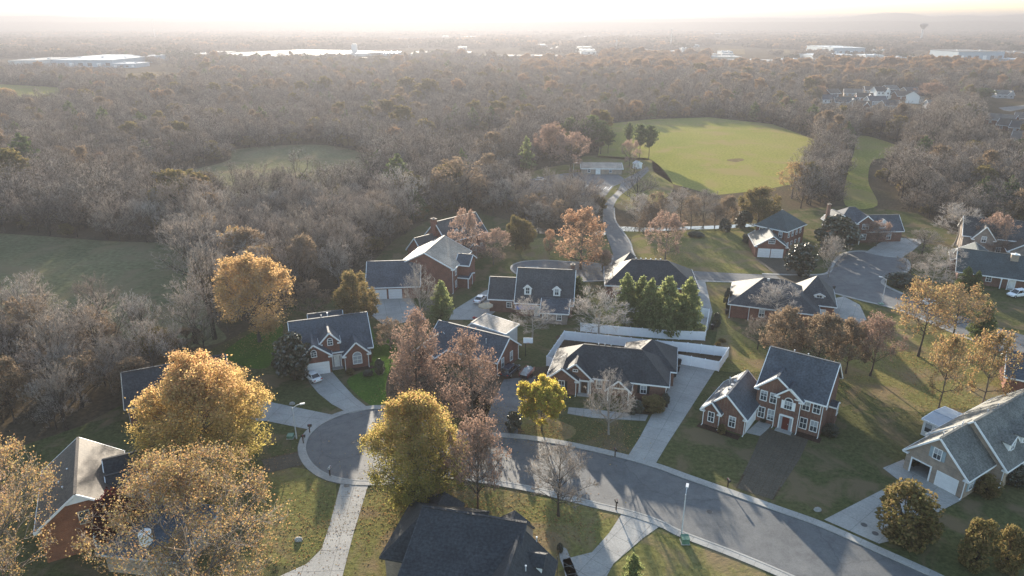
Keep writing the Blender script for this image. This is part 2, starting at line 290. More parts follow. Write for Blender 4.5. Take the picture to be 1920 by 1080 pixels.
def smooth(pts, n=6, closed=False):
    """Catmull-Rom through points"""
    P = [np.array(p, float) for p in pts]; out = []
    m = len(P); rng = range(m) if closed else range(m - 1)
    for i in rng:
        a = P[i - 1] if (i > 0 or closed) else P[i]; b = P[i]; c = P[(i + 1) % m]; d = P[(i + 2) % m] if (i + 2 < m or closed) else c
        for k in range(n):
            t = k / n
            out.append(0.5 * ((2 * b) + (-a + c) * t + (2 * a - 5 * b + 4 * c - d) * t * t + (-a + 3 * b - 3 * c + d) * t ** 3))
    if not closed: out.append(P[-1])
    return out
def PX(pts): return [G(x, y) for x, y in pts]

# ------------------------------------------------------------------ ground, fields, water
sheet('ground', [(-14000, -300), (14000, -300), (14000, 14000), (-14000, 14000)], 0.0, 'forest_floor')
YARD = [(-900, 2300), (-200, 1300), (-150, 900), (150, 800), (262, 742), (330, 690), (425, 640), (520, 590), (560, 560), (640, 555), (690, 500), (740, 450), (800, 415), (880, 395), (960, 415), (1000, 428), (1128, 432), (1180, 430), (1340, 426), (1400, 410), (1500, 392), (1600, 385), (1720, 400), (1790, 440), (1920, 420), (2200, 440), (2400, 700), (2600, 1300), (2900, 2300)]
sheet('lawn', PX(YARD), 0.02, 'lawn')
MEADOW_R = [(1140, 232), (1225, 223), (1330, 220), (1450, 233), (1528, 262), (1528, 300), (1490, 345), (1420, 358), (1340, 366), (1262, 345), (1225, 322), (1222, 300), (1180, 300), (1120, 295), (1130, 250)]
MEADOW_L = [(-160, 436), (0, 438), (200, 452), (345, 462), (360, 520), (400, 600), (420, 640), (300, 650), (100, 610), (-160, 590)]
MEADOW_M = [(230, 335), (340, 322), (430, 300), (440, 280), (590, 271), (680, 287), (710, 315), (700, 345), (640, 372), (540, 384), (420, 380), (300, 368)]
STRIP_R = [(1615, 254), (1692, 278), (1668, 294), (1636, 302), (1628, 340), (1645, 385), (1585, 385), (1588, 330), (1600, 290)]
PARK = [(960, 345), (1010, 318), (1080, 305), (1100, 292), (1180, 296), (1222, 300), (1262, 345), (1240, 375), (1170, 395), (1120, 372), (960, 380)]
FIELD_T1 = [(235, 140), (345, 136), (350, 172), (228, 170)]
FIELD_T2 = [(-60, 190), (-60, 158), (40, 160), (125, 168), (118, 205), (-60, 210)]
for nm, poly, mt in (('meadow', MEADOW_R, 'meadow'), ('pasture', MEADOW_L, 'pasture'), ('pasture', MEADOW_M, 'pasture'), ('meadow', STRIP_R, 'meadow'), ('park_lawn', PARK, 'lawn_sun_tint'), ('dry_field', FIELD_T1, 'dry_field'), ('meadow', FIELD_T2, 'meadow')):
    sheet(nm, smooth(PX(poly), 1 if poly is MEADOW_R else 5, True), 0.024, mt)
FAR_FIELDS = [[(1308, 104), (1312, 92), (1335, 91), (1336, 104)], [(1345, 102), (1347, 91), (1396, 92), (1397, 102)], [(1445, 100), (1446, 92), (1480, 93), (1482, 100)], [(1625, 102), (1625, 97), (1668, 98), (1668, 103)], [(1785, 122), (1786, 115), (1860, 116), (1862, 124)], [(540, 74), (545, 70), (640, 70), (640, 74)], [(1480, 112), (1482, 108), (1500, 108), (1500, 113)]]
for poly in FAR_FIELDS: sheet('dry_field', PX(poly), 0.03, 'dry_field')
for poly, mt in (([(1185, 445), (1235, 437), (1340, 433), (1420, 440), (1418, 485), (1462, 520), (1420, 514), (1283, 506), (1200, 482)], 'lawn_sun_tint'),  # tan patches paint the sunlit stretches over the plain lawn
                 ([(1325, 530), (1395, 532), (1372, 575), (1362, 605), (1410, 640), (1470, 690), (1330, 690), (1345, 620)], 'lawn_sun_tint'),
                 ([(1560, 690), (1640, 625), (1700, 590), (1830, 620), (1990, 700), (1990, 770), (1800, 765), (1700, 770), (1590, 720)], 'lawn_sun_tint'),
                 ([(690, 600), (710, 640), (742, 640), (742, 768), (700, 764), (650, 715), (690, 690), (700, 650)], 'lawn_green'),
                 ([(425, 655), (520, 600), (528, 640), (500, 690), (440, 680)], 'lawn_green'),
                 ([(690, 925), (790, 935), (900, 915), (1000, 930), (1165, 965), (1110, 1035), (1000, 1080), (640, 1085), (665, 1000)], 'lawn_sun_tint'),
                 ([(495, 890), (560, 878), (630, 910), (600, 1030), (520, 1060), (480, 1000)], 'lawn_sun_tint'),
                 ([(1200, 1012), (1240, 992), (1300, 1010), (1440, 1085), (1130, 1100)], 'lawn_sun_tint'),
                 ([(1000, 450), (1060, 445), (1130, 445), (1140, 480), (1070, 490), (980, 485)], 'lawn_sun_tint'),
                 ([(980, 775), (1075, 800), (1060, 825), (985, 812)], 'lawn_sun_tint')):
    sheet('lawn', smooth(PX(poly), 4, True), 0.028, mt)
for poly in ([(985, 426), (1040, 430), (1128, 434), (1128, 441), (1040, 440), (985, 434)], [(1164, 425), (1215, 427), (1280, 425), (1345, 423), (1425, 419), (1440, 423), (1345, 429), (1285, 431), (1215, 434), (1168, 433)]):
    sheet('creek', smooth(PX(poly), 4, True), 0.032, 'water')
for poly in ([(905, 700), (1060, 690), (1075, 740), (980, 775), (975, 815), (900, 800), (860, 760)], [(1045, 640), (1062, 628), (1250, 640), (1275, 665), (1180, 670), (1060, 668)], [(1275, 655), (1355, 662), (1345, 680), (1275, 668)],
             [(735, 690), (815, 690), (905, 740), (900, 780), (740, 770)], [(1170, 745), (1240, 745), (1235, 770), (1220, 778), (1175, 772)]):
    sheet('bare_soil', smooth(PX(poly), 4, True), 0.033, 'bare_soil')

# ------------------------------------------------------------------ roads, kerbs, pavements, drives
CUL = [(742, 768), (700, 768), (655, 775), (610, 793), (583, 815), (574, 840), (583, 865), (606, 885), (640, 897), (690, 901), (760, 897)]
SOUTH = [(840, 888), (907, 897), (993, 912), (1060, 928), (1120, 943), (1180, 957), (1240, 977), (1280, 997), (1380, 1035), (1487, 1080), (1600, 1135), (1850, 1250), (2200, 1400)]
NORTH = [(2500, 1370), (2150, 1240), (1860, 1135), (1740, 1080), (1640, 1035), (1540, 990), (1443, 955), (1280, 897), (1240, 882), (1173, 862), (1100, 845), (1040, 833), (960, 822), (880, 818), (810, 806), (770, 785)]
edge = smooth(PX(CUL + SOUTH), 5); north = smooth(PX(NORTH), 5)
sheet('road', edge + north, 0.05, 'asphalt')
def offset(line, d):
    out = []
    for i, p in enumerate(line):
        a, b = np.array(line[max(0, i - 1)]), np.array(line[min(len(line) - 1, i + 1)]); t = b - a; t /= np.linalg.norm(t)
        out.append(np.array(p) + np.array((t[1], -t[0])) * d)
    return out
def ribbon(name, line, d0, d1, z0, z1, mat, parent=None, kind='structure'):
    a, b = offset(line, d0), offset(line, d1); mb = MB()
    for i in range(len(line) - 1):
        mb.prism([(*a[i], z0), (*a[i + 1], z0), (*b[i + 1], z0), (*b[i], z0)], [(*a[i], z1), (*a[i + 1], z1), (*b[i + 1], z1), (*b[i], z1)])
    o = mb.obj(name, mat, parent)
    if not parent: o['kind'] = kind
    return o
def resample(line, step):
    P = [np.array(p, float) for p in line]; out = [P[0]]; acc = 0.0
    for a, b in zip(P, P[1:]):
        L = np.linalg.norm(b - a)
        while acc + L >= step:
            t = (step - acc) / L; a = a + (b - a) * t; out.append(a); L = np.linalg.norm(b - a); acc = 0.0
        acc += L
    return out
def pavement(line, step, width, sgn):
    """kerb + a strip of concrete slabs along a road edge"""
    ribbon('kerb', line, 0.0, sgn * 0.28, 0.0, 0.15, 'concrete')
    base = ribbon('pavement', line, sgn * 0.285, sgn * (0.285 + width), 0.0, 0.1, 'concrete_joint')
    pts = resample(line, step); a = offset(pts, sgn * 0.3); b = offset(pts, sgn * (0.27 + width))
    for i in range(len(pts) - 1):
        c = (a[i] + a[i + 1] + b[i] + b[i + 1]) / 4; g = 0.985; q = [c + (p - c) * g for p in (a[i], a[i + 1], b[i + 1], b[i])]
        if sgn < 0: q = q[::-1]
        mb = MB(); mb.prism([(p[0], p[1], 0.06) for p in q], [(p[0], p[1], 0.128) for p in q]); mb.obj('slab', 'concrete', base)
pavement(edge, 1.9, 0.95, 1.0)
pavement(north, 1.9, 0.95, 1.0)
def clip(poly, nx, ny, c):                          # keep nx*x+ny*y <= c
    out = []
    for i in range(len(poly)):
        p, q = poly[i - 1], poly[i]; dp, dq = nx * p[0] + ny * p[1] - c, nx * q[0] + ny * q[1] - c
        if (dp <= 0) != (dq <= 0):
            t = dp / (dp - dq); out.append((p[0] + t * (q[0] - p[0]), p[1] + t * (q[1] - p[1])))
        if dq <= 0: out.append(q)
    return out
def drive(name, poly_px, axis, step=3.2, mat='concrete', joint='concrete_joint', across=None, z=0.06):
    """a drive of cast slabs; axis = two pixels that give the direction of the joints' normal"""
    P = PX(poly_px); base = sheet(name, P, z, joint)
    if step is None: return base
    a, b = np.array(G(*axis[0])), np.array(G(*axis[1])); u = (b - a) / np.linalg.norm(b - a); v = np.array((-u[1], u[0]))
    pu = [u @ np.array(p) for p in P]; pv = [v @ np.array(p) for p in P]; sv = across or step
    for i in range(int((max(pu) - min(pu)) / step) + 1):
        for j in range(int((max(pv) - min(pv)) / sv) + 1):
            u0, v0 = min(pu) + i * step, min(pv) + j * sv
            q = clip(clip(clip(clip(P, -u[0], -u[1], -u0 - 0.02), u[0], u[1], u0 + step - 0.02), -v[0], -v[1], -v0 - 0.02), v[0], v[1], v0 + sv - 0.02)
            if len(q) < 3: continue
            ar = 0.5 * abs(sum(q[k - 1][0] * q[k][1] - q[k][0] * q[k - 1][1] for k in range(len(q))))
            if ar > 0.25: sheet('slab', q, z + 0.012, mat, parent=base)
    return base
drive('driveway', [(572, 702), (622, 697), (640, 718), (665, 745), (694, 768), (655, 776), (622, 758), (597, 738), (582, 720)], ((600, 705), (670, 765)))
drive('driveway', [(470, 748), (500, 753), (622, 778), (598, 797), (580, 806), (500, 790), (470, 790)], ((480, 770), (600, 785)))
drive('driveway', [(490, 862), (567, 845), (573, 852), (577, 870), (500, 888)], ((490, 875), (570, 858)), 0.9, 'paver_brown', 'bare_soil')
drive('driveway', [(640, 903), (692, 905), (663, 1000), (640, 1090), (505, 1090), (575, 1058), (603, 1030), (618, 985)], ((665, 905), (620, 1070)), 3.4)
drive('driveway', [(1176, 858), (1228, 872), (1252, 832), (1345, 688), (1274, 680), (1268, 700), (1245, 745), (1238, 760), (1222, 778), (1216, 790), (1200, 820)], ((1200, 860), (1300, 690)), 3.2)
drive('garden_path', [(1066, 764), (1120, 768), (1170, 775), (1216, 778), (1210, 790), (1110, 784), (1064, 776)], ((1066, 770), (1210, 784)), 1.3)
drive('driveway', [(1440, 805), (1475, 812), (1520, 815), (1500, 860), (1450, 938), (1380, 915), (1412, 850), (1425, 818)], ((1470, 815), (1410, 925)), 0.95, 'paver_brown', 'bare_soil')
drive('driveway', [(1398, 812), (1428, 785), (1452, 790), (1440, 805), (1425, 818)], ((1398, 812), (1428, 785)), 3.0)
drive('driveway', [(1655, 878), (1694, 862), (1700, 868), (1803, 938), (1742, 970), (1690, 1010), (1648, 1020), (1545, 975), (1648, 922), (1686, 902)], ((1640, 1010), (1760, 900)), 3.2)
drive('driveway', [(1165, 965), (1238, 987), (1205, 1010), (1150, 1058), (1130, 1095), (1062, 1095), (1055, 1050), (1110, 1036), (1142, 1000)], ((1200, 975), (1100, 1080)), 2.6)
drive('garden_path', [(1046, 1020), (1062, 1030), (1090, 1085), (1065, 1085), (1050, 1050)], ((1052, 1025), (1075, 1080)), 1.3)
drive('driveway', [(945, 712), (1005, 705), (1000, 740), (978, 770), (970, 815), (905, 808), (925, 750)], ((980, 710), (940, 805)), None, joint='asphalt_old')  # concrete drive in shade; the darker asphalt colour paints that shade
drive('driveway', [(842, 600), (850, 582), (910, 545), (962, 530), (985, 500), (1010, 500), (990, 530), (925, 588), (905, 600)], ((960, 530), (870, 590)), 3.4)
drive('driveway', [(700, 560), (765, 556), (800, 600), (720, 610), (695, 590)], ((730, 560), (740, 605)), 3.4)
drive('driveway', [(1280, 527), (1322, 527), (1336, 585), (1327, 620), (1296, 600)], ((1300, 527), (1315, 600)), 3.0)
drive('driveway', [(1553, 562), (1582, 556), (1612, 572), (1625, 600), (1600, 612), (1556, 590)], ((1560, 580), (1615, 590)), 3.0)
drive('driveway', [(1414, 485), (1466, 484), (1500, 508), (1545, 538), (1490, 532), (1462, 522)], ((1430, 487), (1500, 530)), 0.95, 'paver_brown', 'bare_soil')
drive('driveway', [(1622, 474), (1650, 455), (1675, 445), (1735, 450), (1712, 470), (1690, 484), (1660, 482)], ((1640, 478), (1700, 448)), 3.2)
road2_w = [(1214, 312), (1190, 326), (1168, 338), (1158, 357), (1136, 380), (1130, 407), (1133, 430), (1142, 455), (1150, 480), (1146, 496), (1110, 494), (1067, 492), (1023, 489), (978, 492), (960, 502), (975, 516), (1020, 526), (1080, 528), (1170, 524)]
road2_e = [(1290, 526), (1413, 530), (1520, 540), (1563, 549), (1613, 562), (1663, 574), (1700, 586), (1800, 628), (1990, 700)]
road2_n = [(1990, 650), (1800, 592), (1690, 552), (1652, 532), (1664, 518), (1697, 508), (1694, 486), (1647, 476), (1613, 472), (1584, 477), (1566, 494), (1553, 514), (1500, 517), (1430, 515), (1283, 507), (1205, 497), (1186, 475), (1180, 455), (1165, 433), (1152, 413), (1150, 390), (1162, 368), (1188, 348), (1217, 320)]
e2 = smooth(PX(road2_w), 4) + smooth(PX(road2_e), 4); n2 = smooth(PX(road2_n), 4)
sheet('road', e2 + n2, 0.045, 'asphalt_old')
ribbon('kerb', smooth(PX(road2_n[2:14]), 4), 0.0, 0.9, 0.0, 0.12, 'concrete'); ribbon('kerb', smooth(PX(road2_n[14:21]), 4), 0.0, 0.5, 0.0, 0.12, 'concrete')
ribbon('kerb', smooth(PX(road2_w[8:19]), 4), 0.0, 0.5, 0.0, 0.12, 'concrete'); ribbon('kerb', smooth(PX(road2_e), 4), 0.0, 0.7, 0.0, 0.12, 'concrete')
sheet('car_park', smooth(PX([(985, 338), (1060, 325), (1140, 322), (1172, 338), (1150, 350), (1128, 372), (1080, 378), (960, 378), (955, 352)]), 3, True), 0.04, 'asphalt_old')
for k in range(9):
    a, b = G(1075 + k * 9, 345 + k * 0.6), G(1068 + k * 9, 352 + k * 0.6); mb = MB(); mb.beam((*a, 0.055), (*b, 0.055), 0.28, 0.006); tag(mb.obj('road_marking', 'asphalt_line'), kind='structure')

sheet('bare_patch', smooth(PX([(1362, 300), (1385, 297), (1396, 300), (1380, 304)]), 4, True), 0.03, 'dry_field')

# ------------------------------------------------------------------ houses
h_rng = random.Random(4)
class House:
    def __init__(s, O, yaw, label, name='house', cat='house', group='brick houses of the estate', brick='brick_red', roof='shingle_charcoal', trim='white_trim', scale=1.0):
        s.O0 = O; s.root = empty(name, (O[0], O[1], 0), label, cat, group); s.frame(O, yaw); s.brick = brick; s.roof_m = roof; s.trim = trim
    def frame(s, O, yaw): s.O = O; s.c, s.s_ = math.cos(R(yaw)), math.sin(R(yaw)); return s
    def xf(s, p): return (s.O[0] - s.O0[0] + p[0] * s.c - p[1] * s.s_, s.O[1] - s.O0[1] + p[0] * s.s_ + p[1] * s.c, p[2])
    def put(s, mb, name, mat, parent=None): return mb.obj(name, mat, parent or s.root, s.xf)
    # -- blocks
    def walls(s, x0, x1, y0, y1, z0, ze, gable=None, mat=None, holes=None):
        """gable: ('x' or 'y', ridge position, ridge height). holes: openings in the front face (u0,u1,z0,z1)"""
        mb = MB(); a, b, c, d = (x0, y0), (x1, y0), (x1, y1), (x0, y1); ax, m, zr = gable or (None, 0, 0)
        def top(p, q):                                # top outline between two corners
            if ax == 'y' and p[1] == q[1] and zr > ze: return [(m, p[1], zr)]
            if ax == 'x' and p[0] == q[0] and zr > ze: return [(p[0], m, zr)]
            return []
        for k, (p, q) in enumerate(((a, b), (b, c), (c, d), (d, a))):
            if k == 0 and holes:
                us = sorted({x0, x1} | {h[i] for h in holes for i in (0, 1)} | ({m} if ax == 'y' else set()))
                zt = lambda u: ze if ax != 'y' else (ze + (zr - ze) * ((u - x0) / (m - x0) if u <= m else (x1 - u) / (x1 - m)))
                for u0, u1 in zip(us, us[1:]):
                    h = [h for h in holes if h[0] <= u0 + 1e-6 and h[1] >= u1 - 1e-6]; zb = z0
                    for hh in h:
                        if hh[2] > zb: mb.face([(u0, y0, zb), (u1, y0, zb), (u1, y0, hh[2]), (u0, y0, hh[2])])
                        zb = hh[3]
                    mb.face([(u0, y0, zb), (u1, y0, zb), (u1, y0, zt(u1)), (u0, y0, zt(u0))])
                continue
            mb.face([(*p, z0), (*q, z0), (*q, ze)] + [tuple(t) for t in top(p, q)] + [(*p, ze)])
        return s.put(mb, 'wall', mat or s.brick)
    def _roof(s, faces, edges, th=0.2, mat=None, trim=None, cap=None):
        mb = MB()
        for f in faces: mb.prism([(p[0], p[1], p[2] - th) for p in f], f)
        r = s.put(mb, 'roof', mat or s.roof_m); mb = MB()
        for p, q in edges:
            mb.beam((p[0], p[1], p[2] - th * 0.62), (q[0], q[1], q[2] - th * 0.62), 0.11, th + 0.05)
        if edges: s.put(mb, 'fascia', trim or s.trim)
        if cap:
            mb = MB(); mb.beam((cap[0][0], cap[0][1], cap[0][2] + 0.01), (cap[1][0], cap[1][1], cap[1][2] + 0.01), 0.34, 0.07); s.put(mb, 'ridge_cap', mat or s.roof_m)
        return r
    def gable(s, x0, x1, y0, y1, ze, zr, axis='x', ov=0.4, ridge=None, z0=0.0, mat=None, roof=None, wall=True, holes=None, trim=None, returns=True):
        if axis == 'x':
            m = (y0 + y1) / 2 if ridge is None else ridge; k0 = (zr - ze) / (m - y0); k1 = (zr - ze) / (y1 - m)
            if wall: s.walls(x0, x1, y0, y1, z0, ze - 0.02, ('x', m, zr - 0.1), mat, holes)
            A, B = (x0 - ov, y0 - ov, ze - k0 * ov + 0.12), (x1 + ov, y0 - ov, ze - k0 * ov + 0.12); C, D = (x1 + ov, y1 + ov, ze - k1 * ov + 0.12), (x0 - ov, y1 + ov, ze - k1 * ov + 0.12)
            E, F = (x0 - ov, m, zr + 0.12), (x1 + ov, m, zr + 0.12)
            return s._roof([[A, B, F, E], [E, F, C, D]], [(A, B), (C, D), (A, E), (E, D), (B, F), (F, C)], mat=roof, trim=trim, cap=(E, F))
        m = (x0 + x1) / 2 if ridge is None else ridge; k0 = (zr - ze) / (m - x0); k1 = (zr - ze) / (x1 - m)
        if wall: s.walls(x0, x1, y0, y1, z0, ze - 0.02, ('y', m, zr - 0.1), mat, holes)
        A, D = (x0 - ov, y0 - ov, ze - k0 * ov + 0.12), (x0 - ov, y1 + ov, ze - k0 * ov + 0.12); B, C = (x1 + ov, y0 - ov, ze - k1 * ov + 0.12), (x1 + ov, y1 + ov, ze - k1 * ov + 0.12)
        E, F = (m, y0 - ov, zr + 0.12), (m, y1 + ov, zr + 0.12)
        if returns and wall:                          # boxed eave returns at the foot of the gable
            for xa, xb in ((x0 - ov, x0 + 0.35), (x1 - 0.35, x1 + ov)): mb = MB(); mb.box(xa, xb, y0 - ov + 0.03, y0 + 0.02, ze - 0.42 * k0 - 0.18, ze - 0.42 * k0 + 0.02); s.put(mb, 'eave_return', s.trim)
        return s._roof([[A, E, F, D], [E, B, C, F]], [(A, D), (B, C), (A, E), (E, B), (D, F), (F, C)], mat=roof, trim=trim, cap=(E, F))
    def hip(s, x0, x1, y0, y1, ze, zr, ridge, ov=0.45, z0=0.0, mat=None, roof=None, wall=True):
        """ridge: ((xa,ya),(xb,yb)) along x (equal y), along y (equal x), or a peak"""
        if wall: s.walls(x0, x1, y0, y1, z0, ze - 0.02, None, mat)
        A, B, C, D = (x0 - ov, y0 - ov, ze), (x1 + ov, y0 - ov, ze), (x1 + ov, y1 + ov, ze), (x0 - ov, y1 + ov, ze)
        E, F = (*ridge[0], zr), (*ridge[1], zr)
        if ridge[0] == ridge[1]: fs = [[A, B, E], [B, C, E], [C, D, E], [D, A, E]]
        elif ridge[0][1] == ridge[1][1]: fs = [[A, B, F, E], [B, C, F], [C, D, E, F], [D, A, E]]
        else: fs = [[A, B, E], [B, C, F, E], [C, D, F], [D, A, E, F]]
        return s._roof(fs, [(A, B), (B, C), (C, D), (D, A)], mat=roof, cap=(E, F) if E != F else None)
    # -- things on a wall. face 0 = front (-y), 1 = right (+x), 2 = back (+y), 3 = left (-x)
    def fx(s, face, x, y):
        U = [(1, 0), (0, 1), (-1, 0), (0, -1)][face]; Nn = [(0, -1), (1, 0), (0, 1), (-1, 0)][face]
        return lambda u, n, z: (x + U[0] * u + Nn[0] * n, y + U[1] * u + Nn[1] * n, z)
    def fbox(s, mb, T, u0, u1, n0, n1, z0, z1):
        r = [T(u0, n0, 0), T(u0, n1, 0), T(u1, n1, 0), T(u1, n0, 0)]
        mb.prism([(p[0], p[1], z0) for p in r], [(p[0], p[1], z1) for p in r])
    def window(s, x, y, z, w=0.95, h=1.6, face=0, arch=False, shutters=None, pane='glass_pane', cols=2, rows=2, parent=None, side=False, trim=None, name='window'):
        T = s.fx(face, x, y); f = MB(); t = 0.11; n1 = 0.075; zb, zt = z - h / 2, z + h / 2
        s.fbox(f, T, -w / 2 - t, -w / 2, -0.02, n1, zb - t, zt + (0 if arch else t)); s.fbox(f, T, w / 2, w / 2 + t, -0.02, n1, zb - t, zt + (0 if arch else t))
        s.fbox(f, T, -w / 2, w / 2, -0.02, n1 + 0.03, zb - t, zb)
        ring = []
        if arch:
            K = 9; A = [math.pi * k / K for k in range(K + 1)]; r0, r1 = w / 2, w / 2 + t
            ring = [(r0 * math.cos(a), zt + r0 * math.sin(a)) for a in A]
            for a, b in zip(A, A[1:]):
                q = [(r0 * math.cos(a), zt + r0 * math.sin(a)), (r1 * math.cos(a), zt + r1 * math.sin(a)), (r1 * math.cos(b), zt + r1 * math.sin(b)), (r0 * math.cos(b), zt + r0 * math.sin(b))]
                f.prism([T(u, -0.02, zz) for u, zz in q], [T(u, n1, zz) for u, zz in q])
            s.fbox(f, T, -w / 2, w / 2, 0.02, n1 - 0.01, zt - 0.04, zt + 0.04)
        else: s.fbox(f, T, -w / 2, w / 2, -0.02, n1, zt, zt + t)
        for k in range(1, cols): u = -w / 2 + w * k / cols; s.fbox(f, T, u - 0.025, u + 0.025, 0.02, 0.052, zb, zt)
        for k in range(1, rows): zz = zb + h * k / rows; s.fbox(f, T, -w / 2, w / 2, 0.02, 0.058, zz - 0.035, zz + 0.035)
        if side: 
            for sg in (-1, 1): s.fbox(f, T, min(sg * (w / 2 + t), sg * (w / 2 + t + 0.4)), max(sg * (w / 2 + t), sg * (w / 2 + t + 0.4)), -0.02, n1 - 0.02, zb - t, zt)
        o = s.put(f, name, trim or s.trim, parent); p = MB()
        p.face([T(-w / 2, 0.035, zb), T(w / 2, 0.035, zb)] + ([T(u, 0.035, zz) for u, zz in ring] if arch else [T(w / 2, 0.035, zt), T(-w / 2, 0.035, zt)]))
        s.put(p, 'pane', pane, o)
        if pane == 'glass_pane' and h > 1.2 and h_rng.random() < 0.7:
            p = MB(); k = h_rng.choice((0.3, 0.45, 0.5, 0.8)); s.fbox(p, T, -w / 2 + 0.01, w / 2 - 0.01, 0.036, 0.042, zt - h * k, zt - 0.005); s.put(p, 'blind', 'blind_pane', o)
        if s.trim == 'white_trim' and not parent and not arch:   # keystone
            p = MB(); s.fbox(p, T, -0.1, 0.1, 0.0, 0.06, zt + t, zt + t + 0.2); s.put(p, 'keystone', 'brick_tan' if s.brick == 'brick_red' else s.brick, o)
        if shutters:
            for sg in (-1, 1):
                p = MB(); c = sg * (w / 2 + t + 0.24); s.fbox(p, T, c - 0.22, c + 0.22, 0.0, 0.05, zb - 0.05, zt + 0.05)
                for k in range(6): s.fbox(p, T, c - 0.16, c + 0.16, 0.05, 0.07, zb + h * (k + 0.25) / 6, zb + h * (k + 0.75) / 6)
                s.put(p, 'shutter', shutters)
        return o
    def garage(s, x, y, w=2.7, h=2.3, face=0, mat='garage_white', rows=4, cols=4):
        T = s.fx(face, x, y); f = MB()
        for u0, u1, z0, z1 in ((-w / 2 - 0.14, -w / 2, 0.02, h + 0.14), (w / 2, w / 2 + 0.14, 0.02, h + 0.14), (-w / 2, w / 2, h, h + 0.14)): s.fbox(f, T, u0, u1, -0.02, 0.07, z0, z1)
        d = s.put(f, 'garage_door', s.trim)
        for r in range(rows):
            p = MB(); s.fbox(p, T, -w / 2, w / 2, 0.0, 0.03, 0.02 + h * r / rows + 0.012, 0.02 + h * (r + 1) / rows - 0.012)
            for c in range(cols): s.fbox(p, T, -w / 2 + w * (c + 0.12) / cols, -w / 2 + w * (c + 0.88) / cols, 0.03, 0.042, 0.02 + h * (r + 0.2) / rows, 0.02 + h * (r + 0.8) / rows)
            s.put(p, 'panel', mat, d)
        return d
    def door(s, x, y, w=1.0, h=2.2, face=0, mat='door_white', z0=0.15, side=0.0):
        T = s.fx(face, x, y); f = MB(); W = w / 2 + side
        for u0, u1, za, zb in ((-W - 0.16, -W, 0, h + 0.2), (W, W + 0.16, 0, h + 0.2), (-W, W, h, h + 0.28)): s.fbox(f, T, u0, u1, -0.02, 0.12, z0 + za, z0 + zb)
        fr = s.put(f, 'door_frame', s.trim); p = MB(); s.fbox(p, T, -W - 0.3, W + 0.3, 0.02, 1.1, 0.02, z0); s.put(p, 'doorstep', 'concrete')
        if side:
            for sg in (-1, 1):
                p = MB(); c = sg * (w / 2 + side / 2); s.fbox(p, T, c - side / 2 + 0.03, c + side / 2 - 0.03, 0.0, 0.05, z0, z0 + h); s.put(p, 'sidelight', 'blind_pane', fr)
        p = MB(); s.fbox(p, T, -w / 2, w / 2, 0.0, 0.05, z0, z0 + h)
        for c in (-1, 1):
            for k in range(3): s.fbox(p, T, c * w / 4 - w * 0.17, c * w / 4 + w * 0.17, 0.05, 0.065, z0 + h * (k + 0.15) / 3, z0 + h * (k + 0.85) / 3)
        d = s.put(p, 'door', mat); p = MB(); s.fbox(p, T, w / 2 - 0.16, w / 2 - 0.08, 0.05, 0.12, z0 + 1.0, z0 + 1.15); s.put(p, 'handle', 'steel', d)
    def dormer(s, x, y, z, w=1.5, h=1.5, depth=3.0, face=0, mat='white_siding', roof=None, arch=False, pitch=0.9):
        """small gabled dormer; (x, y, z) = middle of the foot of its face"""
        T = s.fx(face, x, y); m = MB(); a = w / 2; rise = a * pitch
        m.prism([T(-a, 0, z), T(a, 0, z), T(a, 0, z + h), T(0, 0, z + h + rise), T(-a, 0, z + h)], [T(-a, -depth, z), T(a, -depth, z), T(a, -depth, z + h), T(0, -depth, z + h + rise), T(-a, -depth, z + h)])
        d = s.put(m, 'dormer', mat); r = MB(); o = 0.22; k = pitch; zz = z + h + 0.05
        for sg in (-1, 1):
            q = [T(sg * (a + o), 0.25, zz - o * k), T(0, 0.25, zz + rise), T(0, -depth - rise, zz + rise), T(sg * (a + o), -depth - rise, zz - o * k)]
            if sg > 0: q = q[::-1]
            r.prism([(p[0], p[1], p[2] - 0.1) for p in q], q)
        s.put(r, 'roof', roof or s.roof_m, d); f = MB()
        for sg in (-1, 1): f.beam(T(sg * (a + o), 0.27, zz - o * k - 0.08), T(0, 0.27, zz + rise - 0.08), 0.07, 0.2)
        s.put(f, 'fascia', s.trim, d)
        s.window(*T(0, 0.0, 0)[:2], z + h * 0.56, w * 0.52, h * 0.78, face, arch=arch, parent=d)
        return d
    def chimney(s, x, y, z0, z1, w=0.9, d=0.7, mat=None, cap='brick_tan'):
        m = MB(); m.box(x - w / 2, x + w / 2, y - d / 2, y + d / 2, z0, z1); c = s.put(m, 'chimney', mat or s.brick)
        m = MB(); m.box(x - w / 2 - 0.1, x + w / 2 + 0.1, y - d / 2 - 0.1, y + d / 2 + 0.1, z1, z1 + 0.14); m.box(x - 0.2, x + 0.2, y - 0.2, y + 0.2, z1 + 0.14, z1 + 0.4); s.put(m, 'chimney_cap', cap, c)
    def vent(s, x, y, z, h=0.6, r=0.06, mat='galvanised'):
        m = MB(); m.cyl((x, y), r, z - 0.4, z + h, 8); m.cyl((x, y), r * 1.9, z + h, z + h + 0.1, 8); s.put(m, 'vent_pipe', mat)
    def boxvent(s, x, y, z):
        m = MB(); m.box(x - 0.22, x + 0.22, y - 0.22, y + 0.22, z - 0.2, z + 0.22); m.box(x - 0.3, x + 0.3, y - 0.3, y + 0.3, z + 0.22, z + 0.27); s.put(m, 'roof_vent', 'cover_grey')
    def spout(s, x, y, z, face=0):
        T = s.fx(face, x, y); m = MB(); s.fbox(m, T, -0.05, 0.05, 0.01, 0.11, 0.1, z); m.beam(T(0, 0.06, 0.12), T(0, 0.55, 0.05), 0.1, 0.08); s.put(m, 'downspout', s.trim)
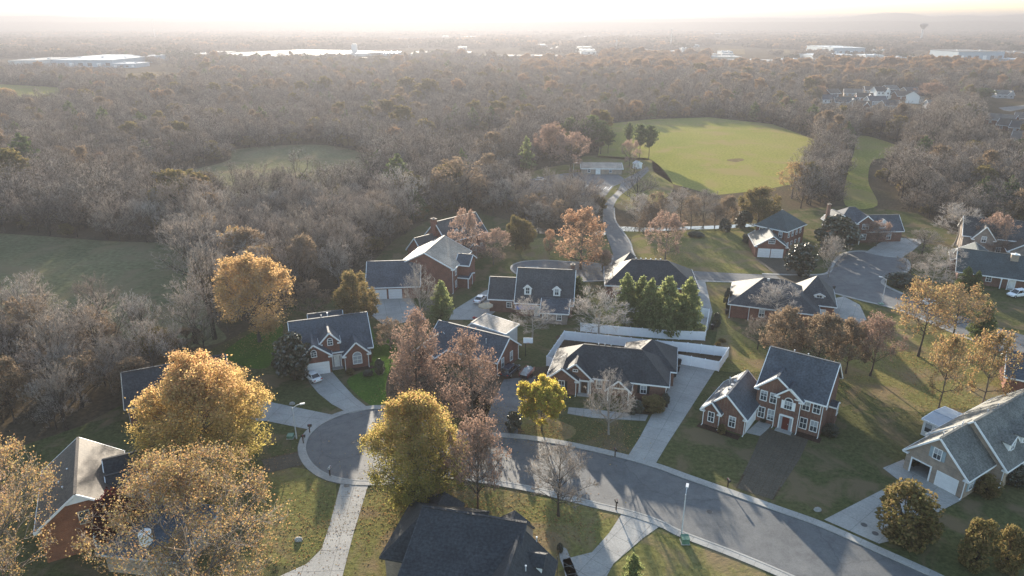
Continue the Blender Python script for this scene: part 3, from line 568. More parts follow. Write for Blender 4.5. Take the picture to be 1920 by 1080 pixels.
    def post(s, x, y, z0, z1, w=0.2):
        m = MB(); m.box(x - w / 2, x + w / 2, y - w / 2, y + w / 2, z0, z1); m.box(x - w / 2 - 0.05, x + w / 2 + 0.05, y - w / 2 - 0.05, y + w / 2 + 0.05, z1 - 0.2, z1); s.put(m, 'porch_post', s.trim)
    def box(s, name, mat, *b):
        m = MB(); m.box(*b); return s.put(m, name, mat)

# two-storey brick house with the blue-black roof
h = House((38.8, 96.8), -35.7, 'two-storey brown brick house with white windows, red front door and a side garage wing', brick='brick_brown', roof='shingle_slate')
h.gable(0.3, 10.1, 0.5, 10.6, 6.2, 10.7, 'x')
h.gable(0.2, 6.3, 0.0, 3.5, 6.2, 8.7, 'y', ridge=3.0); h.gable(3.5, 7.0, -0.35, 3.0, 6.0, 7.5, 'y', ridge=5.2)
h.gable(-6.0, 0.5, -5.6, 3.6, 3.2, 6.2, 'y', ridge=-2.7); h.gable(-6.05, -3.4, -6.1, -2.0, 3.1, 4.5, 'y')
for x in (1.3, 2.8): h.window(x, 0.0, 4.75, 0.9, 1.6); h.window(x, 0.0, 1.75, 0.9, 1.75)
for x in (7.6, 9.15): h.window(x, 0.5, 4.9, 0.95, 1.6); h.window(x, 0.5, 1.75, 0.95, 1.75)
h.window(5.2, -0.35, 4.5, 1.1, 1.3, arch=True, side=True, cols=3); h.door(5.2, -0.35, 1.0, 2.25, mat='door_red', side=0.42)
h.window(-4.7, -6.1, 1.75, 0.85, 1.6); h.window(-1.5, -5.6, 1.75, 0.9, 1.7); h.garage(0.5, -2.6, 4.9, 2.4, 1, cols=8)
h.gable(10.1, 11.2, 5.2, 7.2, 3.4, 3.9, 'x', ov=0.1); h.window(11.2, 6.2, 2.6, 1.0, 1.4, 1); h.window(10.1, 3.2, 4.7, 0.8, 1.5, 1)
for x, y, z in ((-5.95, -6.1, 3), (-3.4, -6.1, 3), (0.45, -5.6, 3.1), (6.95, -0.35, 5.9), (3.4, -0.35, 5.9), (10.0, 0.5, 6)): h.spout(x, y, z)
h.vent(-4.4, 0.5, 5.0, 0.9); [h.boxvent(-3.2, -3.2 + k * 1.5, 5.8) for k in range(3)]; h.vent(3.5, 6.3, 10.5, 0.3); h.vent(5.6, 6.4, 10.5, 0.2)
h.box('flower_bed', 'mulch', -6.4, 0.2, -7.4, -6.1, 0.0, 0.08); h.box('flower_bed', 'mulch', 6.8, 10.6, -1.0, 0.5, 0.0, 0.08)

# single-storey brick house inside the white fence
h = House((6.2, 106.5), -13.4, 'long single-storey brick house with a black hipped roof beside the white vinyl fence', brick='brick_brown', roof='shingle_black')
h.hip(0.4, 20.2, 0.5, 9.6, 3.1, 7.0, ((5.4, 5.0), (15.6, 5.0))); h.hip(12.6, 21.3, 6.0, 15.2, 3.1, 6.6, ((17.0, 10.6), (17.0, 10.6)))
h.gable(0.4, 5.2, -1.0, 4.0, 3.1, 5.0, 'y', ridge=2.6); h.gable(1.6, 7.6, -0.1, 4.5, 3.1, 5.7, 'y', ridge=4.8)
h.gable(10.6, 14.2, -2.4, 3.0, 2.9, 4.6, 'y', wall=False)
for x in (10.7, 14.1): h.post(x, -2.3, 0.0, 2.8)
h.box('gable_wall', 'white_siding', 10.7, 14.1, -2.35, -2.25, 2.85, 3.1)
h.window(2.6, -1.0, 1.7, 0.9, 1.6, shutters='shutter_black'); h.window(16.4, 0.5, 1.8, 0.9, 1.4, shutters='shutter_black'); h.window(8.9, 0.5, 1.8, 0.9, 1.4); h.door(6.4, -0.1, 1.0, 2.2, mat='dark_wood', side=0.25); h.window(4.8, -0.1, 4.3, 0.7, 0.3, rows=1)
h.garage(21.3, 11.5, 4.6, 2.3, 1); h.window(20.2, 3.0, 1.8, 0.9, 1.3, 1)
for x, y in ((5.1, -1.0), (0.5, -1.0), (7.5, -0.1), (20.1, 0.5)): h.spout(x, y, 3.0)
for k in range(3): h.vent(8 + k * 1.1, 5.4, 6.9, 0.25)
h.box('flower_bed', 'mulch', 14.6, 20.6, -1.6, 0.5, 0.0, 0.08)

# tan brick house with the open garage
h = House((55.8, 83.6), -57.8, 'tan brick house with grey roof, one garage door open and a white sunroom', brick='brick_tan', roof='shingle_grey')
h.gable(0.3, 8.4, 0.3, 8.0, 3.4, 7.3, 'y', ridge=4.2, holes=[(1.25, 3.75, 0.0, 2.35)]); h.gable(-0.2, 10.0, 7.2, 26.0, 3.3, 8.1, 'y', ridge=5.0)
h.garage(6.1, 0.3, 2.6, 2.25); h.box('garage_floor', 'concrete', 1.0, 4.0, 0.4, 6.5, 0.02, 0.09)
m = MB(); m.box(1.05, 1.25, 0.24, 0.32, 0, 2.5); m.box(3.75, 3.95, 0.24, 0.32, 0, 2.5); m.box(1.25, 3.75, 0.24, 0.32, 2.3, 2.5); h.put(m, 'garage_frame', 'white_trim')
m = MB(); m.box(1.5, 2.3, 4.0, 4.6, 0.1, 1.3); m.box(2.5, 3.4, 3.8, 4.5, 0.1, 0.8); m.box(2.7, 3.2, 3.9, 4.4, 0.8, 1.2); h.put(m, 'storage_box', 'tan_siding')
h.box('back_wall', 'tan_siding', 0.9, 4.1, 6.5, 6.6, 0, 2.6)
h.window(4.2, 0.3, 4.7, 0.95, 1.5, shutters='shutter_blue')
for y in (1.9, 5.2): h.window(8.4, y, 1.8, 0.9, 1.7, 1, shutters='shutter_blue')
for y in (9.6, 12.6, 15.6): h.window(10.0, y, 1.8, 0.9, 1.7, 1)
for y in (10.6, 14.2, 17.8): h.dormer(8.9, y, 4.2, 1.9, 1.6, 3.4, 1)
h.gable(-3.2, 0.0, 11.2, 17.4, 2.75, 3.0, 'x', ov=0.25, mat='white_siding', roof='metal_roof')
for y in (12.4, 14.3, 16.2): h.window(-3.2, y, 1.6, 1.3, 1.3, 3)
for x in (-2.3, -0.9): h.window(x, 11.2, 1.6, 1.0, 1.4, 0, cols=1, rows=1)
for k in range(3): h.vent(3.6, 2.0 + 2.6 * k, 6.9, 0.3)
h.vent(4.3, 5.2, 7.2, 0.8); h.spout(8.3, 0.3, 3.2); h.spout(9.9, 7.2, 3.2); h.vent(4.4, 12, 7.6, 0.35); h.vent(4.4, 15, 7.6, 0.35)

# cul-de-sac house with the slate roof
h = House(G(648, 693), 19, 'brick house with three front gables, arched windows and a white car on its drive', brick='brick_red', roof='shingle_slate')
h.gable(-8.6, 5.0, 1.5, 12.5, 3.6, 7.9, 'x', ov=0.5)
h.gable(0.0, 4.4, 0.0, 6.0, 3.1, 5.3, 'y'); h.gable(-7.6, -2.5, -0.4, 7.0, 3.9, 6.1, 'y', ridge=-5.3); h.gable(-3.9, -0.6, 1.2, 7.0, 5.6, 7.3, 'y', z0=3.0, ov=0.3)
h.garage(-5.2, -0.4, 4.6, 2.3); h.window(-5.3, -0.4, 4.1, 0.85, 0.8, arch=True); h.window(-2.2, 1.2, 5.3, 0.8, 0.9, arch=True); h.window(2.3, 0.0, 1.7, 1.5, 1.5, arch=True, pane='blind_pane'); h.door(-1.3, 1.5, 1.0, 2.2, side=0.2)
h.spout(0.05, 0.0, 3); h.spout(4.3, 0.0, 3); h.vent(-3.0, 7.6, 7.7, 0.5); h.gable(-5.0, 1.0, 12.0, 14.5, 3.4, 6.4, 'x'); h.vent(-1.8, 8.6, 7.2, 0.9, 0.09)
h.box('flower_bed', 'mulch', -0.2, 5.0, -1.3, 0.0, 0.0, 0.08)

# lower left brick house
h = House(G(140, 927, 8.5), 29, 'orange brick house with a sunlit brown roof ridge and white-cheeked dormer behind a maroon shrub', brick='brick_orange', roof='shingle_brown')
h.gable(-4.4, 4.4, 0.4, 13.2, 5.0, 8.4, 'y'); h.gable(3.0, 14.0, 4.6, 11.0, 4.8, 7.5, 'x', roof='shingle_black')
h.gable(3.0, 7.2, 2.9, 6.9, 5.2, 6.8, 'x', ov=0.25, mat='white_siding', roof='shingle_black')
h.window(0.3, 0.4, 4.9, 1.0, 1.6, trim='tan_siding'); h.door(1.2, 0.4, 0.9, 2.0, mat='grey_siding'); h.window(7.2, 4.9, 5.4, 0.7, 0.9, 1)
m = MB(); m.prism([(-1.2, 0.1, 7.2), (1.2, 0.1, 7.2), (0, 0.1, 8.1)], [(-1.2, 0.36, 7.2), (1.2, 0.36, 7.2), (0, 0.36, 8.1)]); h.put(m, 'gable_louvre', 'white_trim')
for x, y, z in ((-1.6, 4, 7.2), (-3.1, 6.4, 6.0), (-2.2, 6.2, 6.7), (-1.2, 7.6, 7.4)): h.vent(x, y, z, 0.25)
# neighbour half hidden behind the gold tree
h = House(G(246, 800), 25, 'dark brick house mostly hidden behind the big gold tree', brick='brick_red', roof='shingle_black', trim='tan_siding')
h.gable(0.0, 15.0, 0.0, 10.0, 3.6, 7.2, 'x'); h.gable(9.0, 14.0, -2.5, 5.0, 3.3, 5.8, 'y'); h.garage(14.0, 0.0, 4.4, 2.3, 1); h.spout(0.1, 0.0, 3.4); h.window(3.0, 0.0, 1.8); h.window(6.0, 0.0, 1.8)
# little roof below the tan oak, bottom left
h = House(G(205, 1072), -8, 'small blue-grey roof under the tan oak tree, below the orange brick house', brick='brick_tan', roof='shingle_slate', trim='grey_siding')
h.hip(0.0, 9.0, 0.0, 9.0, 2.9, 4.6, ((3.0, 4.5), (6.0, 4.5)))
# house at the foot of the picture
h = House((-8.8, 64.5), -13.3, 'house at the bottom with a wide black roof lit along its ridge', brick='brick_tan', roof='shingle_black', trim='shingle_charcoal')
h.gable(-1.6, 10.4, -11.5, 5.2, 3.2, 7.5, 'x', ridge=0.8, ov=0.15); h.hip(-5.2, 4.0, -3.0, 6.6, 3.1, 7.4, ((-1.2, 0.9), (3.0, 0.9)))
h.gable(6.0, 14.0, -13.0, 0.3, 3.2, 7.0, 'y', ridge=10.0, ov=0.2); h.gable(6.4, 9.4, 1.5, 5.9, 3.2, 4.3, 'y', roof='shingle_charcoal'); h.gable(-3.6, 0.6, 3.5, 7.4, 3.2, 4.2, 'y', roof='shingle_charcoal')
h.dormer(13.0, -1.9, 4.1, 1.9, 1.2, 3.6, 1, pitch=0.7); h.vent(11.6, -4.5, 6.2, 0.25); h.vent(11.8, 0.3, 6.0, 0.2); h.window(14.0, -1.0, 1.7, 1.0, 1.5, 1); h.window(14.0, -5.0, 1.7, 1.0, 1.5, 1); h.spout(14.0, 1.4, 3.0, 1)
# ranch behind the red trees
h = House((-2.6, 110.8), -30, 'low brick house with dark blue roof and pale sunlit rear roof behind the red trees', brick='brick_red', roof='shingle_slate')
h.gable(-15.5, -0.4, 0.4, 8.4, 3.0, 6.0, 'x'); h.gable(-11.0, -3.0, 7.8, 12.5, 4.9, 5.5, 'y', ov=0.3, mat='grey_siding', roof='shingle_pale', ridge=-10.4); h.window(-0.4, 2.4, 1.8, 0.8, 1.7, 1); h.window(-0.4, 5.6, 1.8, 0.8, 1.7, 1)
h.gable(-15.8, -11.5, -3.5, 2.0, 3.0, 4.9, 'y'); h.vent(-4.0, 2.6, 4.9, 0.7); h.spout(-0.4, 8.2, 3.0, 1); h.spout(-0.4, 0.5, 3.0, 1); h.window(-4, 0.4, 1.7); h.window(-8, 0.4, 1.7)
# cape cod with dormers
h = House((-5.2, 141.0), -7.5, 'brick cape with two white dormers in its steep dark roof', brick='brick_brown', roof='shingle_charcoal')
h.gable(0.2, 6.6, 0.3, 7.0, 3.4, 6.9, 'x'); h.gable(6.3, 18.4, -1.2, 10.2, 3.4, 9.0, 'x'); h.gable(12.2, 17.6, -4.8, -0.8, 2.7, 4.3, 'x', ridge=-1.0, mat='brick_grey', roof='shingle_slate')
h.dormer(8.7, -0.2, 4.6, 1.5, 1.7, 3.6, mat='white_siding'); h.dormer(15.0, -0.2, 4.6, 1.5, 1.7, 3.6, mat='white_siding')
h.window(12.9, -4.8, 1.7, 0.9, 1.4); h.window(15.9, -4.8, 1.7, 0.9, 1.4); h.door(10.9, -1.2, 1.0, 2.1); h.window(4.6, 0.3, 1.8, 1.0, 1.1); h.window(8.0, -1.2, 1.8, 1.0, 1.4); h.boxvent(10.4, 5.6, 8.5); h.boxvent(14.0, 5.6, 8.5); h.chimney(18.0, 6.5, 0, 9.6)
# hip roof behind the pines
h = House((23.9, 158.9), -6.4, 'house with a black hipped roof rising behind the row of pines', brick='brick_red', roof='shingle_black')
h.hip(-1.0, 19.5, -9.5, 3.0, 3.2, 7.5, ((4.8, -3.2), (13.2, -3.2))); h.hip(1.0, 8.5, -2.5, 5.5, 3.2, 8.0, ((4.6, 0.6), (4.6, 0.6))); [h.vent(5.8 + 1.15 * k, -2.9, 7.4, 0.25, 0.1) for k in range(6)]; h.garage(19.5, -4.5, 4.6, 2.3, 1); h.window(3, -9.5, 1.8); h.window(9, -9.5, 1.8); h.window(14, -9.5, 1.8)
# corner house with the pyramid roof
h = House((46.6, 137.9), -20, 'brick house with sunlit hip and small pyramid roof behind a grey bare tree', brick='brick_red', roof='shingle_charcoal')
h.hip(0.4, 18.0, 0.4, 14.0, 3.2, 7.3, ((6.6, 8.0), (11.0, 8.0))); h.frame(G(1545, 600), -20)
h.hip(-6.2, 1.6, 0.0, 10.5, 3.4, 8.2, ((-2.3, 5.0), (-2.3, 5.0))); h.dormer(-1.6, 0.9, 3.9, 1.9, 1.3, 3.0, 0, pitch=0.5); h.garage(-2.4, 0.0, 4.6, 2.3); h.window(1.6, 4.0, 1.8, 0.9, 1.5, 1)
h.frame((46.6, 137.9), -20); h.boxvent(7.6, 7.4, 7.1); h.spout(0.5, 0.4, 3.0); h.spout(4.4, 0.4, 3.0); h.window(7, 0.4, 1.8); h.window(10.5, 0.4, 1.8)
# two-storey with pyramid roof and a detached garage gable
h = House((68.7, 189.4), -47, 'two-storey brick house with a tall green-black pyramid roof and a two-door garage gable', brick='brick_red', roof='shingle_green')
h.hip(0.4, 9.4, 0.4, 11.2, 6.2, 10.3, ((4.6, 5.6), (4.6, 6.6)))
for x in (2.0, 4.9, 7.8): h.window(x, 0.4, 4.9, 0.9, 1.5); h.window(x, 0.4, 1.8, 0.9, 1.5)
for y in (2.0, 4.3, 6.6, 8.9): h.window(9.4, y, 4.9, 0.8, 1.5, 1); h.window(9.4, y, 1.8, 0.8, 1.5, 1)
h.frame((65.5, 178.9), -9); h.gable(0.6, 8.6, 0.4, 11.0, 3.4, 6.1, 'y', ridge=4.8); h.garage(2.9, 0.4, 2.9, 2.4); h.garage(6.3, 0.4, 2.9, 2.4); h.window(4.6, 0.4, 4.6, 1.5, 1.1, cols=4); h.vent(2.6, 4.0, 4.8, 0.6)
# two-storey with gables behind the magnolia
h = House((97.0, 191.9), 3, 'two-storey brick house with white gable edges and porch columns beyond the far cul-de-sac', brick='brick_brown', roof='shingle_slate')
h.hip(-2.6, 7.6, 1.0, 9.0, 6.0, 9.4, ((1.6, 5.0), (3.6, 5.0))); h.gable(6.0, 16.4, 0.6, 8.0, 3.5, 7.0, 'x'); h.gable(2.4, 7.4, 0.2, 5.0, 6.0, 8.0, 'y'); h.gable(-5.0, 0.2, 0.2, 6.0, 6.0, 8.4, 'y')
h.dormer(10.4, 0.9, 4.0, 2.0, 1.8, 3.4, mat='white_siding', arch=False); h.window(4.9, 0.2, 4.8, 1.8, 1.4, cols=4); h.window(0.6, 1.0, 4.8, 1.1, 1.5); h.window(12.6, 0.6, 1.7, 1.2, 1.8); h.window(4.6, 0.2, 1.7, 1.8, 1.6, cols=4)
h.gable(0.0, 3.0, -1.8, 1.2, 2.9, 3.6, 'y', wall=False); h.post(0.3, -1.6, 0, 2.8); h.post(2.7, -1.6, 0, 2.8); h.door(1.5, 1.0, 1.0, 2.1, side=0.25); h.chimney(-4.6, 4.5, 0, 10.4)
# dark house behind the bare tree group
h = House(G(1800, 472), -25, 'grey stone house with steep gables hidden behind the spreading bare trees', brick='brick_grey', roof='shingle_charcoal')
h.gable(0.0, 16.0, 0.0, 10.0, 5.0, 9.0, 'x'); h.gable(2.0, 7.0, -1.6, 5.0, 5.0, 8.2, 'y'); h.gable(10.0, 16.5, -5.0, 2.0, 3.2, 5.4, 'y', roof='shingle_brown'); h.window(4.5, -1.6, 4.6, 1.0, 1.5); h.window(4.5, -1.6, 1.7, 1.2, 1.5); h.window(8.6, 0, 1.7)
# green roofed ranch at the right edge
h = House(G(1838, 535), -28, 'long low house with a green-grey roof and white chimney top at the far right cul-de-sac', brick='brick_brown', roof='shingle_green')
h.gable(-5.0, 24.0, 0.4, 14.0, 3.0, 6.6, 'x', ov=0.7); h.chimney(6.2, 5.6, 3, 7.2, 1.6, 1.0, 'brick_tan', 'white_trim'); h.window(1.4, 0.4, 1.8, 1.0, 1.2); h.door(6.2, 0.4); [h.post(x, -0.6, 0, 2.6) for x in (3.8, 5.2, 8.8, 12.0)]; h.garage(15.0, 0.4, 4.6, 2.3); h.gable(-6.0, 4.0, 9.0, 17.0, 3.0, 6.0, 'y')
# left rear house with garage wing
h = House((-30.8, 148.0), 5.4, 'brick house with tan sunlit gable roof and a grey-roofed two-door garage wing', brick='brick_red', roof='shingle_slate')
h.gable(-2.4, 9.4, 0.3, 12.4, 3.2, 7.2, 'x'); h.garage(0.4, 0.3, 2.8, 2.3); h.garage(3.9, 0.3, 2.8, 2.3); h.frame(G(782, 545), -14)
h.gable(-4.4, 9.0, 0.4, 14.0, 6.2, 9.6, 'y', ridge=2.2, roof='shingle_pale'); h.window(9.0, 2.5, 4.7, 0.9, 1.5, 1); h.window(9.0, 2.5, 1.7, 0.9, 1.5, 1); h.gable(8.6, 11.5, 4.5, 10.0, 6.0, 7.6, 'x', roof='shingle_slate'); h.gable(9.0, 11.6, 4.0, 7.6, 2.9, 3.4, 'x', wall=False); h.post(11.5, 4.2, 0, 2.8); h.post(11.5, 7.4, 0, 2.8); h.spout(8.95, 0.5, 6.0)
# rear colonial
h = House(G(850, 487), 45, 'tall red brick house with chimney and paired white dormers against the woods', brick='brick_red', roof='shingle_charcoal')
h.gable(-2.0, 12.0, 0.0, 9.0, 5.6, 10.0, 'x'); h.gable(-9.0, -1.6, 1.0, 8.0, 3.4, 7.0, 'x'); h.chimney(-2.6, 4.5, 0, 11.0, 1.1, 1.4)
for x in (2.0, 4.6, 8.6): h.dormer(x, 0.9, 6.3, 1.1, 1.4, 2.6)
for x in (-6.6, -4.2): h.dormer(x, 1.9, 4.0, 1.1, 1.3, 2.6)
for x in (0.0, 2.6, 7.6, 10.4): h.window(x, 0.0, 4.5, 0.9, 1.4); h.window(x, 0.0, 1.7, 0.9, 1.5)
h.gable(3.6, 6.8, -2.2, 0.6, 3.0, 4.0, 'y', wall=False); h.post(3.8, -2.0, 0, 2.9); h.post(6.6, -2.0, 0, 2.9); h.door(5.2, 0.0)
# right edge
h = House(G(1880, 735), -30, 'brick house corner with slate roof at the right edge above the tan brick house', brick='brick_red', roof='shingle_slate')
h.gable(0.0, 16.0, 0.0, 9.0, 3.2, 6.0, 'x'); h.vent(1.2, 3.0, 5.0, 0.4); h.window(4, 0, 1.8)
# park building and shed
h = House(G(1088, 327), -3, 'low pale park building with tree shadows across its roof beside the car park', name='park_building', cat='building', group='park buildings', brick='brick_tan', roof='shingle_pale')
h.gable(0.5, 17.5, 0.5, 12.0, 2.4, 3.5, 'x', ridge=8.0); h.door(7.4, 0.5, 1.6, 2.1); h.window(3.6, 0.5, 1.6); h.window(12.6, 0.5, 1.6)
h = House(G(1192, 317), 25, 'small white shed at the bend of the park road', name='shed', cat='shed', group='park buildings', brick='white_siding', roof='metal_roof')
h.gable(0, 3.2, 0, 2.4, 2.3, 3.1, 'y', ov=0.15); h.door(1.6, 0, 0.9, 1.9)

# ------------------------------------------------------------------ fences
def fence(path, label, h=2.0, step=2.5):
    P = [np.array(G(x, y, h)) for x, y in path]; r = empty('fence', (*P[0], 0), label, 'fence', 'white vinyl fences'); o = P[0]
    for a, b in zip(P, P[1:]):
        n = max(1, round(np.linalg.norm(b - a) / step)); u = (b - a) / n
        for k in range(n):
            p, q = a + u * k - o, a + u * (k + 1) - o; d = u / np.linalg.norm(u); m = MB()
            m.beam((*(p + d * 0.08), h / 2 + 0.02), (*(q - d * 0.08), h / 2 + 0.02), 0.04, h - 0.22)
            L = np.linalg.norm(u) - 0.16; ns = int(L / 0.3)
            nrm = np.array((-d[1], d[0]))
            for j in range(ns):                     # tongue and groove boards stand a little proud
                c = p + d * (0.08 + L * (j + 0.5) / ns)
                m.beam((*(c - d * L / ns * 0.46), h / 2 + 0.02), (*(c + d * L / ns * 0.46), h / 2 + 0.02), 0.055, h - 0.36)
            m.beam((*(p + d * 0.07), 0.16), (*(q - d * 0.07), 0.16), 0.07, 0.15); m.beam((*(p + d * 0.07), h - 0.06), (*(q - d * 0.07), h - 0.06), 0.07, 0.13)
            m.obj('panel', 'white_vinyl', r); m = MB(); m.box(p[0] - 0.075, p[0] + 0.075, p[1] - 0.075, p[1] + 0.075, 0, h + 0.06)
            m.prism([(p[0] - 0.1, p[1] - 0.1, h + 0.06), (p[0] + 0.1, p[1] - 0.1, h + 0.06), (p[0] + 0.1, p[1] + 0.1, h + 0.06), (p[0] - 0.1, p[1] + 0.1, h + 0.06)], [(p[0] - 0.02, p[1] - 0.02, h + 0.15), (p[0] + 0.02, p[1] - 0.02, h + 0.15), (p[0] + 0.02, p[1] + 0.02, h + 0.15), (p[0] - 0.02, p[1] + 0.02, h + 0.15)]); m.obj('post', 'white_vinyl', r)
    return r
fence([(1046, 674), (1025, 668), (1058, 620.5), (1120, 626.5), (1205, 636), (1290, 643), (1366.5, 652), (1349, 678), (1271, 664)], 'white vinyl privacy fence round the yard of the black-roofed house')
fence([(1089, 605), (1160, 612), (1250, 619), (1323, 622), (1330, 580), (1302, 574)], 'white vinyl fence behind the pines, standing further back than the other')

# ------------------------------------------------------------------ vehicles
def car(px, py, yaw, label, paint='paint_white', suv=False, cat='car', name='parked_car'):
    X, Y = G(px, py); r = empty(name, (X, Y, 0.08), label, cat, 'cars parked on the drives', R(yaw))
    L, W = (4.8, 1.9) if suv else (4.7, 1.82); hb = 1.0 if suv else 0.92; ht = 1.75 if suv else 1.42
    m = MB()                                        # body lofted along its length: (x, half width, bottom, shoulder)
    st = [(-L / 2, 0.62, 0.42, 0.72), (-L / 2 + 0.12, 0.8, 0.3, 0.86), (-L / 2 + 0.7, 0.9, 0.24, hb), (-L * 0.2, 0.92, 0.22, hb + 0.02), (L * 0.12, 0.92, 0.22, hb), (L / 2 - 0.75, 0.88, 0.24, hb - 0.08), (L / 2 - 0.15, 0.78, 0.3, 0.74), (L / 2, 0.6, 0.42, 0.6)]
    rings = []
    for x, hw, zb, zs in st:
        hw *= W / 1.84; rings.append([(x, -hw * 0.86, zb), (x, -hw, zb + 0.16), (x, -hw, zs - 0.14), (x, -hw * 0.88, zs), (x, hw * 0.88, zs), (x, hw, zs - 0.14), (x, hw, zb + 0.16), (x, hw * 0.86, zb)])
    for a, b in zip(rings, rings[1:]):
        for k in range(8): m.face([a[k], a[(k + 1) % 8], b[(k + 1) % 8], b[k]])
    m.face(rings[0]); m.face(rings[-1][::-1]); b = m.obj('body', paint, r)
    for p in b.data.polygons: p.use_smooth = False
    x0, x1, x2, x3 = (-L / 2 + 0.2, -L / 2 + 0.6, L * 0.08, L * 0.24) if suv else (-L * 0.36, -L * 0.2, L * 0.07, L * 0.24)
    m = MB(); w0, w1 = W * 0.43, W * 0.35
    m.prism([(x0, -w0, hb), (x3, -w0, hb - 0.03), (x3, w0, hb - 0.03), (x0, w0, hb)], [(x1, -w1, ht - 0.06), (x2, -w1, ht - 0.06), (x2, w1, ht - 0.06), (x1, w1, ht - 0.06)]); g = m.obj('window', 'car_glass', r)
    m = MB(); m.prism([(x1 - 0.06, -w1 - 0.02, ht - 0.07), (x2 + 0.06, -w1 - 0.02, ht - 0.07), (x2 + 0.06, w1 + 0.02, ht - 0.07), (x1 - 0.06, w1 + 0.02, ht - 0.07)], [(x1 + 0.1, -w1 + 0.08, ht), (x2 - 0.1, -w1 + 0.08, ht), (x2 - 0.1, w1 - 0.08, ht), (x1 + 0.1, w1 - 0.08, ht)])
    for sg in (-1, 1):
        for xa, xb in ((x0, x1), ((x0 + x3) / 2, (x1 + x2) / 2), (x3, x2)): m.beam((xa, sg * (w0 + 0.005), hb - 0.02), (xb, sg * (w1 + 0.01), ht - 0.05), 0.07, 0.07)
    m.obj('roof', paint, r)
    for sx in (-1, 1):
        for sy in (-1, 1):
            c = (sx * L * 0.31, sy * (W / 2 - 0.1)); m = MB(); A = [2 * math.pi * k / 14 for k in range(14)]; rr = 0.36 if suv else 0.32
            m.prism([(c[0] + rr * math.cos(a), c[1] - sy * 0.11, rr + rr * math.sin(a)) for a in A], [(c[0] + rr * math.cos(a), c[1] + sy * 0.12, rr + rr * math.sin(a)) for a in A]); w = m.obj('wheel', 'tyre', r)
            m = MB(); m.prism([(c[0] + rr * 0.6 * math.cos(a), c[1] + sy * 0.12, rr + rr * 0.6 * math.sin(a)) for a in A], [(c[0] + rr * 0.55 * math.cos(a), c[1] + sy * 0.135, rr + rr * 0.55 * math.sin(a)) for a in A]); m.obj('rim', 'steel', w)
    for sy in (-1, 1):
        m = MB(); m.box(L / 2 - 0.2, L / 2 - 0.02, sy * 0.62 - 0.17, sy * 0.62 + 0.17, 0.6, 0.74); m.obj('headlight', 'light_lens', r)
        m = MB(); m.box(-L / 2 - 0.01, -L / 2 + 0.16, sy * 0.64 - 0.17, sy * 0.64 + 0.17, 0.66, 0.82); m.obj('tail_light', 'tail_lens', r)
        m = MB(); m.box(L * 0.2, L * 0.23, min(sy * W / 2, sy * (W / 2 + 0.16)), max(sy * W / 2, sy * (W / 2 + 0.16)), hb - 0.02, hb + 0.14); m.obj('mirror', paint, r)
    return r
car(586, 711, 132, 'white saloon car on the drive of the slate-roofed cul-de-sac house')
car(901, 565, 70, 'white car with black bonnet stripes on the drive beside the brick cape')
car(957, 700, 62, 'dark car with a pale windscreen cover by the low brick house', 'paint_dark', True)
car(1906, 556, 195, 'white off-roader on the right edge drive in front of the green-roofed house', 'paint_white', True)
car(1012, 339, 20, 'pale car in the shaded car park by the park building', 'paint_silver')
car(985, 346, 30, 'dark car in the shaded car park among tree shadows', 'paint_dark')
car(1742, 572, 155, 'white car glimpsed through the tan tree by the far cul-de-sac', 'paint_white')
# loaded trailer beside the dark car
X, Y = G(988, 706); r = empty('utility_trailer', (X, Y, 0.05), 'dark red trailer with a crumpled pale cover beside the dark car', 'trailer', None, R(65))
m = MB(); m.box(-1.7, 1.7, -0.85, 0.85, 0.5, 0.62); m.beam((1.7, -0.5, 0.5), (3.0, 0, 0.5), 0.1, 0.1); m.beam((1.7, 0.5, 0.5), (3.0, 0, 0.5), 0.1, 0.1); m.obj('bed', 'black_metal', r)
for y in (-0.83, 0.83):
    m = MB()
    for z in (0.75, 1.0, 1.25): m.beam((-1.7, y, z), (1.7, y, z), 0.05, 0.14)
    for x in (-1.6, 0, 1.6): m.box(x - 0.04, x + 0.04, y - 0.05, y + 0.05, 0.62, 1.35)
    m.obj('side_rail', 'paint_red', r)
for y in (-0.95, 0.95):
    m = MB(); A = [2 * math.pi * k / 12 for k in range(12)]; m.prism([(0.33 * math.cos(a), y - 0.1, 0.33 + 0.33 * math.sin(a)) for a in A], [(0.33 * math.cos(a), y + 0.1, 0.33 + 0.33 * math.sin(a)) for a in A]); m.obj('wheel', 'tyre', r)
rg = np.random.default_rng(5); m = MB(); gx = np.linspace(-1.5, 1.6, 9); gy = np.linspace(-0.8, 0.8, 6); hz = 1.25 + rg.uniform(0, 0.45, (9, 6)); hz[0] = hz[-1] = 0.9; hz[:, 0] = hz[:, -1] = 1.0
for i in range(8):
    for j in range(5): m.face([(gx[i], gy[j], hz[i, j]), (gx[i + 1], gy[j], hz[i + 1, j]), (gx[i + 1], gy[j + 1], hz[i + 1, j + 1]), (gx[i], gy[j + 1], hz[i, j + 1])])
tag(m.obj('cover', 'cover_grey', r))

